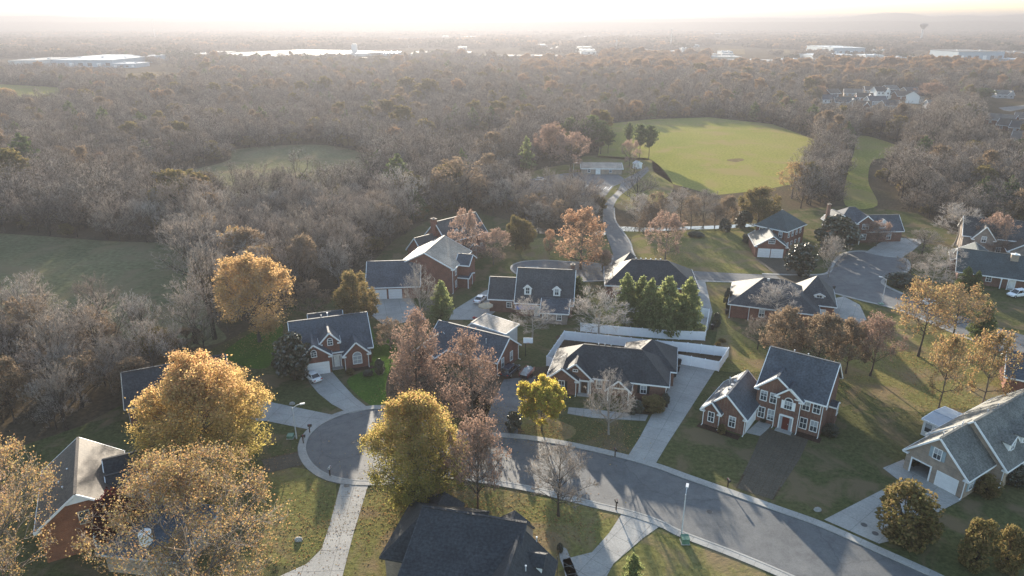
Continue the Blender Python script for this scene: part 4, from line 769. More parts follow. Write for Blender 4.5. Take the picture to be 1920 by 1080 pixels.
# ------------------------------------------------------------------ street furniture
def lamp(px, py, ty, label, arm=(0.0, 1.3), col='galvanised', group='street lamps'):
    X, Y = G(px, py); H = height_at(px, py, ty); r = empty('street_lamp', (X, Y, 0), label, 'street lamp', group)
    m = MB(); m.cyl((0, 0), 0.12, 0.0, 0.5, 10); m.cyl((0, 0), 0.09, 0.5, H - 0.4, 10, 0.06); m.obj('pole', col, r)
    a = R(arm[0]); e = (math.cos(a) * arm[1], math.sin(a) * arm[1]); m = MB(); m.beam((0, 0, H - 0.5), (e[0] * 0.6, e[1] * 0.6, H - 0.1), 0.07, 0.07); m.beam((e[0] * 0.6, e[1] * 0.6, H - 0.1), (*e, H - 0.05), 0.07, 0.07); m.obj('arm', col, r)
    m = MB(); d = (math.cos(a), math.sin(a)); m.beam((e[0], e[1], H - 0.02), (e[0] + d[0] * 0.75, e[1] + d[1] * 0.75, H), 0.32, 0.16); hd = m.obj('lamp_head', col, r)
    m = MB(); m.beam((e[0] + d[0] * 0.1, e[1] + d[1] * 0.1, H - 0.12), (e[0] + d[0] * 0.62, e[1] + d[1] * 0.62, H - 0.1), 0.24, 0.06); m.obj('lens', 'light_lens', hd); return r
lamp(1277, 1008, 922, 'grey street lamp standing between the road and the lower front lawn', (70, 0.9))
lamp(556, 822, 760, 'street lamp with bent white head on the grass left of the cul-de-sac', (20, 1.1))
lamp(1653, 570, 521, 'tall pale street lamp in the far right cul-de-sac', (150, 0.9)); lamp(1127, 508, 478, 'slim street lamp by the brick cape beside the orange tree', (60, 1.0))
lamp(1291, 532, 513, 'street lamp at the white drive behind the pines', (190, 0.9)); lamp(1075, 333, 305, 'slim dark light pole with white base at the park car park', (0, 0.8), 'steel'); lamp(1128, 356, 345, 'short white post in the park car park', (0, 0.3), 'white_trim')
def mailbox(px, py, label, rot=0.0, body='black_metal'):
    X, Y = G(px, py); r = empty('mailbox', (X, Y, 0.1), label, 'mailbox', 'kerbside mailboxes', R(rot))
    m = MB(); m.box(-0.07, 0.07, -0.07, 0.07, 0, 1.3); m.beam((0, -0.1, 0.75), (0, 0.35, 1.08), 0.06, 0.06); m.obj('post', 'dark_wood', r)
    m = MB(); A = [math.pi * k / 6 for k in range(7)]; q = [(-0.15, 1.15), (0.15, 1.15)] + [(0.15 * math.cos(a), 1.33 + 0.15 * math.sin(a)) for a in A]
    m.prism([(x, -0.22, z) for x, z in q], [(x, 0.42, z) for x, z in q]); b = m.obj('box', body, r); m = MB(); m.box(0.155, 0.18, 0.0, 0.05, 1.3, 1.55); m.box(0.155, 0.18, 0.0, 0.2, 1.5, 1.58); m.obj('flag', 'plastic_red', b); return r
mailbox(1155, 957, 'dark mailbox by the pavement in front of the bare tree and lower drive', 10); mailbox(1364, 915, 'dark mailbox on the verge by the brown paver drive', 190); mailbox(1153, 857, 'mailbox at the kerb left of the long concrete drive', 190)
mailbox(581, 812, 'black mailbox at the kerb below the cul-de-sac street lamp', 280); mailbox(569, 832, 'small dark mailbox lowest of the pair at the left kerb of the cul-de-sac', 280); mailbox(619, 893, 'pale mailbox on the lower kerb of the cul-de-sac', 350, 'cover_grey')
mailbox(1666, 523, 'dark mailbox on the inner kerb of the far right cul-de-sac', 200); mailbox(1699, 490, 'dark mailbox by the drive of the gabled house at the far cul-de-sac', 240); mailbox(1563, 548, 'blue-black mailbox at the corner behind the pyramid-roofed house', 100); mailbox(1873, 1068, 'grey mailbox in shade at the lower right by the round shrubs', 160, 'steel')
def utility(px, py, label, w=0.9, h=0.9):
    X, Y = G(px, py); r = empty('utility_box', (X, Y, 0.02), label, 'utility box', 'green utility boxes'); m = MB(); m.box(-w * 0.6, w * 0.6, -w * 0.6, w * 0.6, 0, 0.08); m.obj('pad', 'concrete', r)
    m = MB(); m.prism([(-w / 2, -w / 2, 0.08), (w / 2, -w / 2, 0.08), (w / 2, w / 2, 0.08), (-w / 2, w / 2, 0.08)], [(-w / 2, -w / 2, h * 0.8), (w / 2, -w / 2, h * 0.8), (w / 2, w / 2, h), (-w / 2, w / 2, h)]); m.obj('cabinet', 'utility_green', r)
    m = MB(); m.box(-w / 2 - 0.03, w / 2 + 0.03, -w / 2 - 0.06, w / 2 + 0.03, h * 0.86, h * 0.92); m.obj('lid', 'utility_green', r)
utility(1284, 1017, 'green utility cabinet at the foot of the lower street lamp'); utility(545, 821, 'pale green utility cabinet beside the cul-de-sac street lamp', 0.9, 0.6); utility(1652, 571, 'low pale box at the foot of the far right street lamp', 1.0, 0.3)
# basketball hoop
X, Y = G(985, 668); r = empty('basketball_hoop', (X, Y, 0), 'basketball hoop with white backboard beside the low brick house', 'basketball hoop')
m = MB(); m.cyl((0, 0), 0.08, 0, 3.2, 8); m.beam((0, 0, 3.0), (0.5, -0.3, 3.3), 0.08, 0.08); m.obj('pole', 'black_metal', r); m = MB(); m.beam((-0.4, -0.3, 3.5), (1.4, -0.36, 3.5), 0.06, 1.1); b = m.obj('backboard', 'white_vinyl', r)
m = MB(); A = [2 * math.pi * k / 12 for k in range(13)]
for a, c in zip(A, A[1:]): m.beam((0.5 + 0.24 * math.cos(a), -0.66 + 0.24 * math.sin(a), 3.1), (0.5 + 0.24 * math.cos(c), -0.66 + 0.24 * math.sin(c), 3.1), 0.03, 0.03)
m.obj('rim', 'plastic_red', b)
# patio sunshades
def parasol(px, py, label, mat, rad=1.8, z=2.6, n=8, sq=False):
    X, Y = G(px, py); r = empty('parasol', (X, Y, 0), label, 'parasol', 'patio sunshades'); m = MB(); m.cyl((0, 0), 0.04, 0, z + 0.4, 8); m.cyl((0, 0), 0.3, 0, 0.1, 10); m.obj('pole', 'steel', r)
    m = MB(); A = [2 * math.pi * (k + 0.5) / n for k in range(n)]; P = [(rad * math.cos(a), rad * math.sin(a), z - 0.25) for a in A]
    for k in range(n):
        p, q = P[k], P[(k + 1) % n]; m.face([p, q, (0, 0, z + 0.35)]); m.face([q, p, (p[0], p[1], p[2] - 0.18), (q[0], q[1], q[2] - 0.18)])
    c = m.obj('canopy', mat, r); sd = c.modifiers.new('thickness', 'SOLIDIFY'); sd.thickness = 0.02
parasol(984, 590, 'blue pointed canopy on the patio of the brick cape', 'canvas_blue', 3.0, 2.5, 4); parasol(911, 592, 'tan parasol on the patio near the white striped car', 'canvas_tan', 1.7, 2.7, 8)
def patio_set(px, py, label, col='black_metal'):
    X, Y = G(px, py); r = empty('patio_table', (X, Y, 0), label, 'patio table', 'patio furniture'); m = MB(); m.cyl((0, 0), 0.65, 0.7, 0.75, 14); m.obj('table_top', col, r); m = MB(); m.cyl((0, 0), 0.06, 0.03, 0.7, 8); m.cyl((0, 0), 0.35, 0.0, 0.04, 10); m.obj('pedestal', col, r)
def chair(px, py, rz, label, col):
    X, Y = G(px, py); r = empty('patio_chair', (X, Y, 0), label, 'patio chair', 'patio furniture', R(rz)); m = MB(); m.box(-0.28, 0.28, -0.28, 0.28, 0.4, 0.46); m.obj('seat', col, r); m = MB(); m.prism([(-0.28, 0.25, 0.46), (0.28, 0.25, 0.46), (0.28, 0.3, 0.46), (-0.28, 0.3, 0.46)], [(-0.28, 0.4, 1.0), (0.28, 0.4, 1.0), (0.28, 0.45, 1.0), (-0.28, 0.45, 1.0)]); m.obj('backrest', col, r)
    for x in (-0.24, 0.24):
        for y in (-0.24, 0.24): m = MB(); m.box(x - 0.025, x + 0.025, y - 0.025, y + 0.025, 0, 0.4); m.obj('leg', 'steel', r)
patio_set(906, 606, 'round dark patio table under the tan parasol'); chair(896, 604, 60, 'red patio chair left of the dark patio table', 'plastic_red'); chair(917, 604, -60, 'white patio chair right of the dark patio table', 'white_vinyl'); chair(915, 612, 200, 'black patio chair in front of the dark patio table', 'black_metal')
m = MB(); X, Y = G(889, 602); r = empty('kettle_grill', (X, Y, 0), 'red kettle grill on the patio lawn near the tan parasol', 'grill'); m.cyl((0, 0), 0.12, 0.5, 0.7, 12, 0.36); m.cyl((0, 0), 0.36, 0.7, 0.82, 12, 0.38); m.cyl((0, 0), 0.38, 0.82, 1.05, 12, 0.2); m.obj('bowl', 'plastic_red', r)
for k in range(3): m = MB(); a = k * 2.1; m.beam((0.12 * math.cos(a), 0.12 * math.sin(a), 0.55), (0.4 * math.cos(a), 0.4 * math.sin(a), 0), 0.04, 0.04); m.obj('leg', 'steel', r)
def bin_(px, py, label, col='black_metal', grp='wheeled bins by the garage'):
    X, Y = G(px, py); r = empty('wheeled_bin', (X, Y, 0.06), label, 'bin', grp); m = MB(); m.prism([(-0.25, -0.28, 0.08), (0.25, -0.28, 0.08), (0.25, 0.28, 0.08), (-0.25, 0.28, 0.08)], [(-0.32, -0.38, 1.05), (0.32, -0.38, 1.05), (0.32, 0.38, 1.05), (-0.32, 0.38, 1.05)]); m.obj('body', col, r); m = MB(); m.box(-0.34, 0.34, -0.4, 0.42, 1.06, 1.12); m.obj('lid', col, r)
bin_(1273, 684, 'black wheeled bin nearest the white fence beside the garage'); bin_(1270, 697, 'black wheeled bin in the middle of three beside the garage'); bin_(1264, 707, 'black wheeled bin lowest of three beside the garage'); bin_(1335, 618, 'dark bin at the wall corner of the pyramid-roofed brick house') ; bin_(1362, 590, 'dark bin by the left wall of the house with the sunlit hip')
# white round-topped flue in the oak, bottom left
X, Y = G(286, 1060); r = empty('tank', (X, Y, 0), 'white round-topped tank standing in the tan oak at lower left', 'tank'); m = MB(); m.cyl((0, 0), 0.75, 0, 4.6, 16); m.obj('shell', 'paint_white', r)
m = MB(); pr = 0.78; pz = 4.6
for k in range(1, 6): a = k * math.pi / 10; m.cyl((0, 0), pr, pz, 4.6 + 0.6 * math.sin(a), 16, 0.78 * math.cos(a) + 0.01); pr, pz = 0.78 * math.cos(a) + 0.01, 4.6 + 0.6 * math.sin(a)
m.obj('dome', 'white_trim', r)
for px, py, z, lb in ((1620, 985, 0.075, 'upper round dark cover in the concrete drive of the tan house'), (1641, 1001, 0.075, 'lower round dark cover in the concrete drive near the kerb'), (650, 911, 0.075, 'round cover at the top of the lower left drive'), (1093, 838, 0.055, 'manhole cover in the road near the small yellow tree'), (1330, 960, 0.055, 'manhole cover in the road above the lower street lamp'), (663, 830, 0.055, 'manhole cover in the middle of the cul-de-sac')):
    X, Y = G(px, py); r = empty('manhole_cover', (X, Y, z), lb, 'manhole cover', 'covers in the paving'); m = MB(); m.cyl((0, 0), 0.42, 0, 0.012, 18); m.obj('rim', 'concrete_joint', r); m = MB(); m.cyl((0, 0), 0.34, 0.012, 0.02, 18); m.obj('lid', 'black_metal', r)
for px, py, lb in ((548, 758, 'pale boulder on the lawn right of the gold tree'), (1533, 957, 'white stone on the dark lawn by the concrete drive'), (225, 848, 'pale boulder on the lawn above the orange brick house'), (560, 1013, 'small pale stone on the lit lawn left of the lower drive')):
    X, Y = G(px, py); g4 = np.random.default_rng(int(px)); m = MB(); n = 9; pr = None
    for k in range(5):
        a = k / 4; ring = [(X + 0.55 * math.cos(t) * math.sqrt(1 - a * a * 0.96) * g4.uniform(0.8, 1.1), Y + 0.4 * math.sin(t) * math.sqrt(1 - a * a * 0.96) * g4.uniform(0.8, 1.1), 0.02 + a * 0.45) for t in np.linspace(0, 2 * math.pi, n, endpoint=False)]
        if pr: [m.face([pr[i], pr[(i + 1) % n], ring[(i + 1) % n], ring[i]]) for i in range(n)]
        pr = ring
    m.face(pr); tag(m.obj('boulder', 'concrete'), lb, 'boulder', 'boulders on the lawns')

# ------------------------------------------------------------------ trees
def tubes(p0, p1, r0, r1, n=3):
    d = p1 - p0; L = np.linalg.norm(d, axis=1, keepdims=True); d = d / np.maximum(L, 1e-9)
    a = np.where(np.abs(d[:, 2:3]) > 0.9, np.array([[1., 0, 0]]), np.array([[0, 0, 1.]])); u = np.cross(d, a); u /= np.linalg.norm(u, axis=1, keepdims=True); v = np.cross(d, u)
    m = len(p0); V = np.zeros((m, 2, n, 3))
    for k in range(n):
        w = u * math.cos(2 * math.pi * k / n) + v * math.sin(2 * math.pi * k / n)
        V[:, 0, k] = p0 + w * r0[:, None]; V[:, 1, k] = p1 + w * r1[:, None]
    b = np.arange(m)[:, None] * 2 * n
    Q = np.concatenate([np.stack([b + k, b + (k + 1) % n, b + n + (k + 1) % n, b + n + k], -1).reshape(-1, 4) for k in range(n)])
    return V.reshape(-1, 3), Q
def cones(p0, p1, r0):
    d = p1 - p0; d = d / np.maximum(np.linalg.norm(d, axis=1, keepdims=True), 1e-9)
    a = np.where(np.abs(d[:, 2:3]) > 0.9, np.array([[1., 0, 0]]), np.array([[0, 0, 1.]])); u = np.cross(d, a); u /= np.linalg.norm(u, axis=1, keepdims=True); v = np.cross(d, u); m = len(p0)
    V = np.zeros((m, 4, 3))
    for k in range(3): V[:, k] = p0 + (u * math.cos(2.0944 * k) + v * math.sin(2.0944 * k)) * r0[:, None]
    V[:, 3] = p1; b = np.arange(m)[:, None] * 4
    T = np.concatenate([np.concatenate([b + k, b + (k + 1) % 3, b + 3], 1) for k in range(3)])
    return V.reshape(-1, 3), T
def unit(a): return a / np.maximum(np.linalg.norm(a, axis=-1, keepdims=True), 1e-9)
def skeleton(seed, H=10.0, Rr=4.0, base=0.18, lead=0.85, n=(14, 6, 6, 4), elev=(35, 60), prof='egg', trunk_r=0.17, tw=1.0, stems=1, droop=0.0, lump=0.13, sub=(0.36, 0.66)):
    """limbs grown level by level inside a crown outline; returns [(p0,p1,r0,r1)] per level"""
    g = np.random.default_rng(seed)
    def env(z):
        t = np.clip((z / H - base) / (1 - base), 0.0, 1.0)
        if prof == 'egg': f = np.sin(np.pi * np.clip(t, 0.05, 1) ** 0.85) ** 0.5
        elif prof == 'round': f = np.sqrt(np.clip(1 - (2 * t - 1) ** 2, 0, 1))
        elif prof == 'dome': f = np.sqrt(np.clip(1 - t ** 2.2, 0, 1)) * np.clip(0.55 + 2 * t, 0, 1)
        elif prof == 'vase': f = np.clip(0.25 + 1.15 * t, 0, 1) * np.sqrt(np.clip(1 - (np.clip(t - 0.55, 0, 1) / 0.45) ** 2, 0, 1))
        elif prof == 'cone': f = np.clip(1 - t, 0, 1) ** 0.8 * np.clip(0.5 + 4 * t, 0, 1)
        else: f = np.sin(np.pi * np.clip(t, 0.02, 1)) ** 0.4
        return Rr * f
    lumps = g.uniform(1.03 - 2 * lump, 1.06, 64)
    def reach(P, D):                                 # distance from P along D to the crown outline
        s = np.linspace(0, 1.4 * H, 44)[None, :, None]; X = P[:, None, :] + D[:, None, :] * s
        rad = np.hypot(X[..., 0], X[..., 1]); az = ((np.arctan2(X[..., 1], X[..., 0]) / (2 * np.pi) * 8).astype(int) % 8) * 8 + np.clip((X[..., 2] / H * 8).astype(int), 0, 7)
        ok = (rad < env(X[..., 2]) * lumps[az]) & (X[..., 2] < H * (0.92 + 0.08 * lumps[az])) & (X[..., 2] > 0.04 * H)
        ok[:, :2] = True; bad = np.argmin(ok, axis=1); bad[ok.all(1)] = 43
        return s[0, bad, 0]
    lev = []; K = 7; segs = []; L1 = []
    for sidx in range(stems):
        off = np.array((0, 0, 0.0)) if stems == 1 else np.array((*g.uniform(-0.35, 0.35, 2), 0)); lean = g.uniform(-0.10, 0.10, 2) if stems == 1 else g.uniform(-0.3, 0.3, 2)
        z = np.linspace(0, H * lead, K); P = np.stack([off[0] + lean[0] * z * (z / H) + np.cumsum(g.normal(0, 0.05, K)), off[1] + lean[1] * z * (z / H) + np.cumsum(g.normal(0, 0.05, K)), z], 1)
        r = trunk_r * (1 - 0.82 * np.linspace(0, 1, K) ** 0.8) / math.sqrt(stems); r[0] *= 1.35
        segs.append((P[:-1], P[1:], r[:-1], r[1:]))
        k = n[0] // stems; t = np.sort(g.uniform(base, lead * 0.985, k)) / lead * (K - 1); i = np.minimum(t.astype(int), K - 2); f = (t - i)[:, None]
        Q = P[i] * (1 - f) + P[i + 1] * f; rq = (r[i] * (1 - f[:, 0]) + r[i + 1] * f[:, 0])
        az = np.arange(k) * 2.39996 + g.uniform(0, 6.28) + g.normal(0, 0.35, k); fr = (t / (K - 1) * lead - base) / (lead - base); el = np.radians(elev[0] + (elev[1] - elev[0]) * (0.25 + 0.75 * fr) + g.uniform(-14, 14, k)) + fr ** 2 * 0.2
        D = np.stack([np.cos(az) * np.cos(el), np.sin(az) * np.cos(el), np.sin(el)], 1); L1.append((Q, D, rq * 0.6))
    lev.append(tuple(np.concatenate(x) for x in zip(*segs)))
    Q, D, rq = (np.concatenate(x) for x in zip(*L1))
    L = reach(Q, D) * g.uniform(0.75, 1.0, len(Q))
    share = np.clip((L / np.quantile(L, 0.65)) ** 1.4, 0.06, 1.0)      # short limbs carry fewer twigs
    for lv in range(1, len(n) + 0):
        last = lv == len(n) - 1
        mid = Q + D * (L * 0.5)[:, None] + g.normal(0, 1, Q.shape) * (L * 0.05)[:, None]
        end = Q + D * L[:, None] + np.array((0, 0, 1.0)) * (L * (0.10 - droop))[:, None] + g.normal(0, 1, Q.shape) * (L * 0.06)[:, None]
        lev.append((np.concatenate([Q, mid]), np.concatenate([mid, end]), np.concatenate([rq, rq * 0.6]), np.concatenate([rq * 0.6, rq * 0.28])))
        k = n[lv]; m = len(Q); t = g.uniform(0.22, 1.0, (m, k)); t[:, 0] = 0.97
        f = np.where(t < 0.5, t * 2, (t - 0.5) * 2)[..., None]; C = np.where((t < 0.5)[..., None], Q[:, None] * (1 - f) + mid[:, None] * f, mid[:, None] * (1 - f) + end[:, None] * f)
        d0 = unit(end - Q)[:, None]; side = unit(np.cross(d0, g.normal(0, 1, (m, k, 3)))); th = g.uniform(0.45, 1.05, (m, k))[..., None]
        D2 = unit(d0 * np.cos(th) + side * np.sin(th) + np.array((0, 0, 0.16 - droop)))
        L2 = (L[:, None] * g.uniform(*sub, (m, k)) * (1.15 - 0.45 * t)).ravel(); rq = np.maximum((rq[:, None] * (0.62 - 0.3 * t)).ravel(), 0.012 * tw)
        Q, D = C.reshape(-1, 3), D2.reshape(-1, 3); L = np.minimum(L2, np.maximum(reach(Q, D), 0.25))
        share = np.repeat(share, k); kp = g.uniform(0, 1, len(Q)) < share ** (1.0 / (len(n) - 1)); Q, D, L, rq, share = Q[kp], D[kp], L[kp], rq[kp], share[kp]
    lev.append((Q, Q + D * L[:, None] + np.array((0, 0, 1.0)) * (L * (0.06 - droop))[:, None], np.maximum(rq, 0.014 * tw), None))
    return lev, g
def leaf_quads(g, C, size, flat=0.0, aspect=1.0):
    m = len(C); a = unit(g.normal(0, 1, (m, 3))); nrm = unit(g.normal(0, 1, (m, 3)) + np.array((0, 0, flat))); u = unit(np.cross(a, nrm)); v = np.cross(nrm, u)
    s = size * g.uniform(0.65, 1.3, (m, 1)); u = u * s * 0.5 * aspect; v = v * s * 0.5
    V = np.stack([C - u - v * 0.6, C + u * 0.9 - v * 0.8, C + u + v, C - u * 0.8 + v * 0.7], 1)
    return V.reshape(-1, 3), np.arange(m * 4).reshape(-1, 4)
def join(parts):
    V, Q, T, mq, mt, o = [], [], [], [], [], 0
    for v, q, t, mi in parts:
        V.append(v)
        if q is not None: Q.append(q + o); mq.append(np.full(len(q), mi))
        if t is not None: T.append(t + o); mt.append(np.full(len(t), mi))
        o += len(v)
    cat = lambda a, w: np.concatenate(a) if a else np.zeros((0, w), np.int32)
    return np.concatenate(V), cat(Q, 4), cat(T, 3), (np.concatenate(mq) if mq else np.zeros(0)), (np.concatenate(mt) if mt else np.zeros(0))
PROTO = {}
def proto(key, seed, leaf=None, lsize=0.26, per=5, lspread=0.45, bark='bark', twig='twig_grey', one=False, lfrac=1.0, **kw):
    """tree of height 10 and crown radius 4 in two meshes (trunk, crown); one=True joins them for the far woods"""
    lev, g = skeleton(seed, **kw); big = [tubes(*lev[0], n=6), tubes(*lev[1], n=4)]
    if len(lev) > 4: big.append(tubes(*lev[2], n=3))
    small = [tubes(*l, n=3) for l in lev[(3 if len(lev) > 4 else 2):-1]]
    tv, tt = cones(lev[-1][0], lev[-1][1], lev[-1][2])
    leaves = []
    if leaf:
        P0, P1 = lev[-1][0], lev[-1][1]
        if lfrac < 1: k = g.uniform(0, 1, len(P0)) < lfrac; P0, P1 = P0[k], P1[k]
        t = g.uniform(0.2, 1.1, (len(P0), per, 1)); C = (P0[:, None] * (1 - t) + P1[:, None] * t).reshape(-1, 3) + g.normal(0, lspread * 0.4, (len(P0) * per, 3))
        leaves = [leaf_quads(g, C, lsize, 0.4)]
    if one:
        V, Q, T, mq, mt = join([(v, q, None, 0) for v, q in big + small] + [(tv, None, tt, 1)] + [(v, q, None, 2) for v, q in leaves])
        return fast_mesh('tree', V, Q, T, (bark, twig, leaf or twig), mq, mt)
    V, Q, T, _, _ = join([(v, q, None, 0) for v, q in big]); tr = fast_mesh('trunk', V, Q, None, (bark,))
    V, Q, T, mq, mt = join([(v, q, None, 0) for v, q in small] + [(tv, None, tt, 0)] + [(v, q, None, 1) for v, q in leaves]); cr = fast_mesh('crown', V, Q, T, (twig, leaf or twig), mq, mt)
    PROTO[key] = (tr, cr); return PROTO[key]
def conifer(key, seed, needle='needle_green', clear=0.08, whorls=26, dens=26, Rr=4.0, top=0.25, size=0.55, bark='bark', irregular=0.2, crown='cone', one=False):
    g = np.random.default_rng(seed); H = 10.0; z = np.linspace(0, H * 0.98, 8); P = np.stack([g.normal(0, 0.03, 8), g.normal(0, 0.03, 8), z], 1); r = 0.16 * (1 - z / H * 0.9); tr = tubes(P[:-1], P[1:], r[:-1], r[1:], 6)
    A, B, CC = [], [], []
    for i in range(whorls):
        t = (i + g.uniform(0, 1)) / whorls; zz = H * (clear + (0.985 - clear) * t); k = int(g.integers(5, 8))
        R0 = Rr * (((1 - t) ** 0.6 * min(1, 0.6 + 2.2 * t)) if crown == 'cone' else (math.sin(math.pi * (0.12 + 0.86 * t)) ** 0.7))
        for j in range(k):
            a = g.uniform(0, 6.28); L = R0 * g.uniform(1 - irregular * 2, 1.05) + 0.12; up = 0.25 * (1 - t) + g.uniform(-0.25, 0.3) - 0.12
            if crown != 'cone': up += 0.25
            p = np.array((0, 0, zz)); q = p + np.array((math.cos(a) * L, math.sin(a) * L, L * up)); A.append(p); B.append(q)
            m = max(4, int(dens * L / Rr)); s = g.uniform(0.22, 1.05, (m, 1)); side = np.array((-math.sin(a), math.cos(a), 0)); CC.append(p + (q - p) * s + side * g.normal(0, 0.2, (m, 1)) * L * (1.1 - s * 0.6) + np.array((0, 0, 1)) * g.normal(0.0, 0.16, (m, 1)))
    A, B, C = np.array(A), np.array(B), np.concatenate(CC); br = tubes(A, B, np.full(len(A), 0.04), np.full(len(A), 0.012), 3); lq = leaf_quads(g, C, size, 0.8, 0.55)
    l2 = leaf_quads(g, C + g.normal(0, 0.12, C.shape), size * 0.8, 0.2, 0.4)
    if one:
        V, Q, T, mq, mt = join([(*tr, None, 0), (*br, None, 0), (*lq, None, 1), (*l2, None, 1)]); return fast_mesh('tree', V, Q, None, (bark, needle), mq)
    V, Q, _, _, _ = join([(*tr, None, 0), (*br, None, 0)]); t_ = fast_mesh('trunk', V, Q, None, (bark,)); V, Q, _, _, _ = join([(*lq, None, 0), (*l2, None, 0)]); PROTO[key] = (t_, fast_mesh('crown', V, Q, None, (needle,)))
def blob(key, seed, leaf, n=5200, size=0.34, prof=0.8, bark='bark_dark', stem=0.12):
    """dense evergreen crown: leaf sprays on lumpy lobes round a short trunk"""
    g = np.random.default_rng(seed); k = 46; ctr = np.zeros((k, 3)); th = g.uniform(0, 6.28, k); zz = g.uniform(0, 1, k); rr = np.sin(np.pi * np.clip(zz * 0.86 + 0.1, 0, 1)) ** 0.6 * g.uniform(0.55, 0.82, k)
    ctr[:, 0], ctr[:, 1], ctr[:, 2] = rr * 4 * np.cos(th), rr * 4 * np.sin(th), (stem + (0.92 - stem) * zz) * 10
    rad = g.uniform(0.75, 1.35, k); w = g.integers(0, k, n); d = unit(g.normal(0, 1, (n, 3))); C = ctr[w] + d * (rad[w] * g.uniform(0.55, 1.08, n) ** 0.5)[:, None]; C[:, 2] = np.clip(C[:, 2], 0.25, 10.2)
    lq = leaf_quads(g, C, size, 0.3, 0.7); P = np.array([(0, 0, 0), (0.05, 0, 3), (0, 0.05, 6), (0, 0, 8.5)]); tr = tubes(P[:-1], P[1:], np.array((.3, .22, .14)), np.array((.22, .14, .04)), 6)
    br = tubes(np.tile(np.array([[0, 0, 2.5]]), (k, 1)), ctr, np.full(k, 0.07), np.full(k, 0.02), 3); V, Q, _, _, _ = join([(*tr, None, 0), (*br, None, 0)])
    PROTO[key] = (fast_mesh('trunk', V, Q, None, (bark,)), fast_mesh('crown', *lq, None, (leaf,)))
def tree(key, px, by, ty, width, label, group=None, cat='tree', name='tree', rz=None, X=None, Y=None, H=None, rad=None):
    if X is None: X, Y = G(px, by); H = height_at(px, by, ty); rad = 0.87 * width / 2 / scale_at(px, by - (by - ty) * 0.45)
    r = empty(name, (X, Y, 0), label, cat, group, (hash((round(X, 1), round(Y, 1))) % 628) / 100 if rz is None else rz); r.scale = (rad / 4, rad / 4, H * 0.92 / 10)
    for nm, me in zip(('trunk', 'crown'), PROTO[key]):
        o = bpy.data.objects.new(nm, me); COL.objects.link(o); o.parent = r
    return r
big = dict(n=(18, 8, 7, 5))
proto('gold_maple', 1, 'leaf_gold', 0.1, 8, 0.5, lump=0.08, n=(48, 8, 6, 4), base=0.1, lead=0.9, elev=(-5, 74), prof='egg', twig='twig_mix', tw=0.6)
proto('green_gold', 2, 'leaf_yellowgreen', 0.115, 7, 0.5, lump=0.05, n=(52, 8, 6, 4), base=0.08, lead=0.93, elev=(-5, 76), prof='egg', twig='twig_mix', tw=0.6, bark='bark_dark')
proto('orange_maple', 3, 'leaf_orange', 0.13, 4, 0.5, lump=0.08, n=(36, 9, 6, 4), base=0.12, lead=0.9, elev=(0, 74), prof='egg', twig='twig_pale', tw=0.8)
proto('orange_round', 31, 'leaf_copper', 0.18, 2, 0.5, n=(28, 8, 6, 4), base=0.12, lead=0.9, elev=(0, 66), prof='egg', twig='twig_mix', tw=1.0, lfrac=0.8)
proto('rust_thin', 4, 'leaf_rust', 0.14, 2, 0.45, n=(24, 9, 7, 4), base=0.2, lead=0.86, elev=(15, 66), prof='egg', twig='twig_mix', tw=1.0, bark='bark_dark', lfrac=0.6)
proto('rust_pyramid', 5, 'leaf_rust', 0.14, 2, 0.5, n=(34, 9, 6, 4), base=0.05, lead=0.96, elev=(-5, 58), prof='egg', twig='twig_red', tw=0.9, bark='bark', lfrac=0.6)
proto('rust_pyramid2', 51, 'leaf_pink', 0.14, 2, 0.5, n=(30, 9, 6, 4), base=0.08, lead=0.95, elev=(0, 60), prof='egg', twig='twig_red', tw=0.9, lfrac=0.7)
proto('oak_tan', 6, 'leaf_tan', 0.062, 8, 0.36, lump=0.16, n=(26, 9, 7, 4), base=0.12, lead=0.85, elev=(0, 66), prof='egg', twig='twig_grey', tw=0.6, lfrac=0.6)
proto('oak_sparse', 61, 'leaf_tan', 0.18, 2, 0.4, n=(22, 8, 6, 4), base=0.3, lead=0.95, elev=(10, 66), prof='egg', twig='twig_mix', tw=1.0, lfrac=0.6, lump=0.2)
proto('oak_wide', 62, 'leaf_tan', 0.16, 2, 0.45, n=(18, 8, 7, 4), base=0.26, lead=0.72, elev=(8, 60), prof='round', twig='twig_mix', tw=1.0, lfrac=0.55, bark='bark_dark', lump=0.18)
proto('bare_round', 7, n=(20, 9, 8, 6), base=0.18, lead=0.82, elev=(10, 62), prof='round', twig='twig_grey', tw=1.25, bark='bark_dark')
proto('bare_egg', 71, n=(20, 8, 8, 5), base=0.16, lead=0.9, elev=(30, 58), prof='egg', twig='twig_pale', tw=1.0, bark='bark_pale')
proto('bare_spread', 72, n=(14, 8, 8, 6), base=0.26, lead=0.62, elev=(12, 50), prof='dome', twig='twig_pale', bark='bark_pale', tw=1.2)
proto('bare_vase', 73, n=(18, 8, 7, 5), base=0.1, lead=0.45, elev=(38, 72), prof='vase', twig='twig_pale', bark='bark_pale', tw=1.2)
proto('bare_tall', 74, n=(16, 7, 7, 5), base=0.28, lead=0.92, elev=(45, 72), prof='egg', twig='twig_grey', bark='bark_dark', stems=4, tw=1.1)
proto('bare_brown', 75, 'leaf_brown', 0.22, 1, 0.3, n=(18, 8, 7, 5), base=0.06, lead=0.7, elev=(25, 65), prof='dome', twig='twig_mix', tw=1.0, lfrac=0.5)
proto('brown_leafy', 8, 'leaf_brown', 0.2, 3, 0.45, n=(24, 8, 6, 4), base=0.14, lead=0.88, elev=(0, 66), prof='egg', twig='twig_mix', tw=1.1, bark='bark_dark', lfrac=0.75)
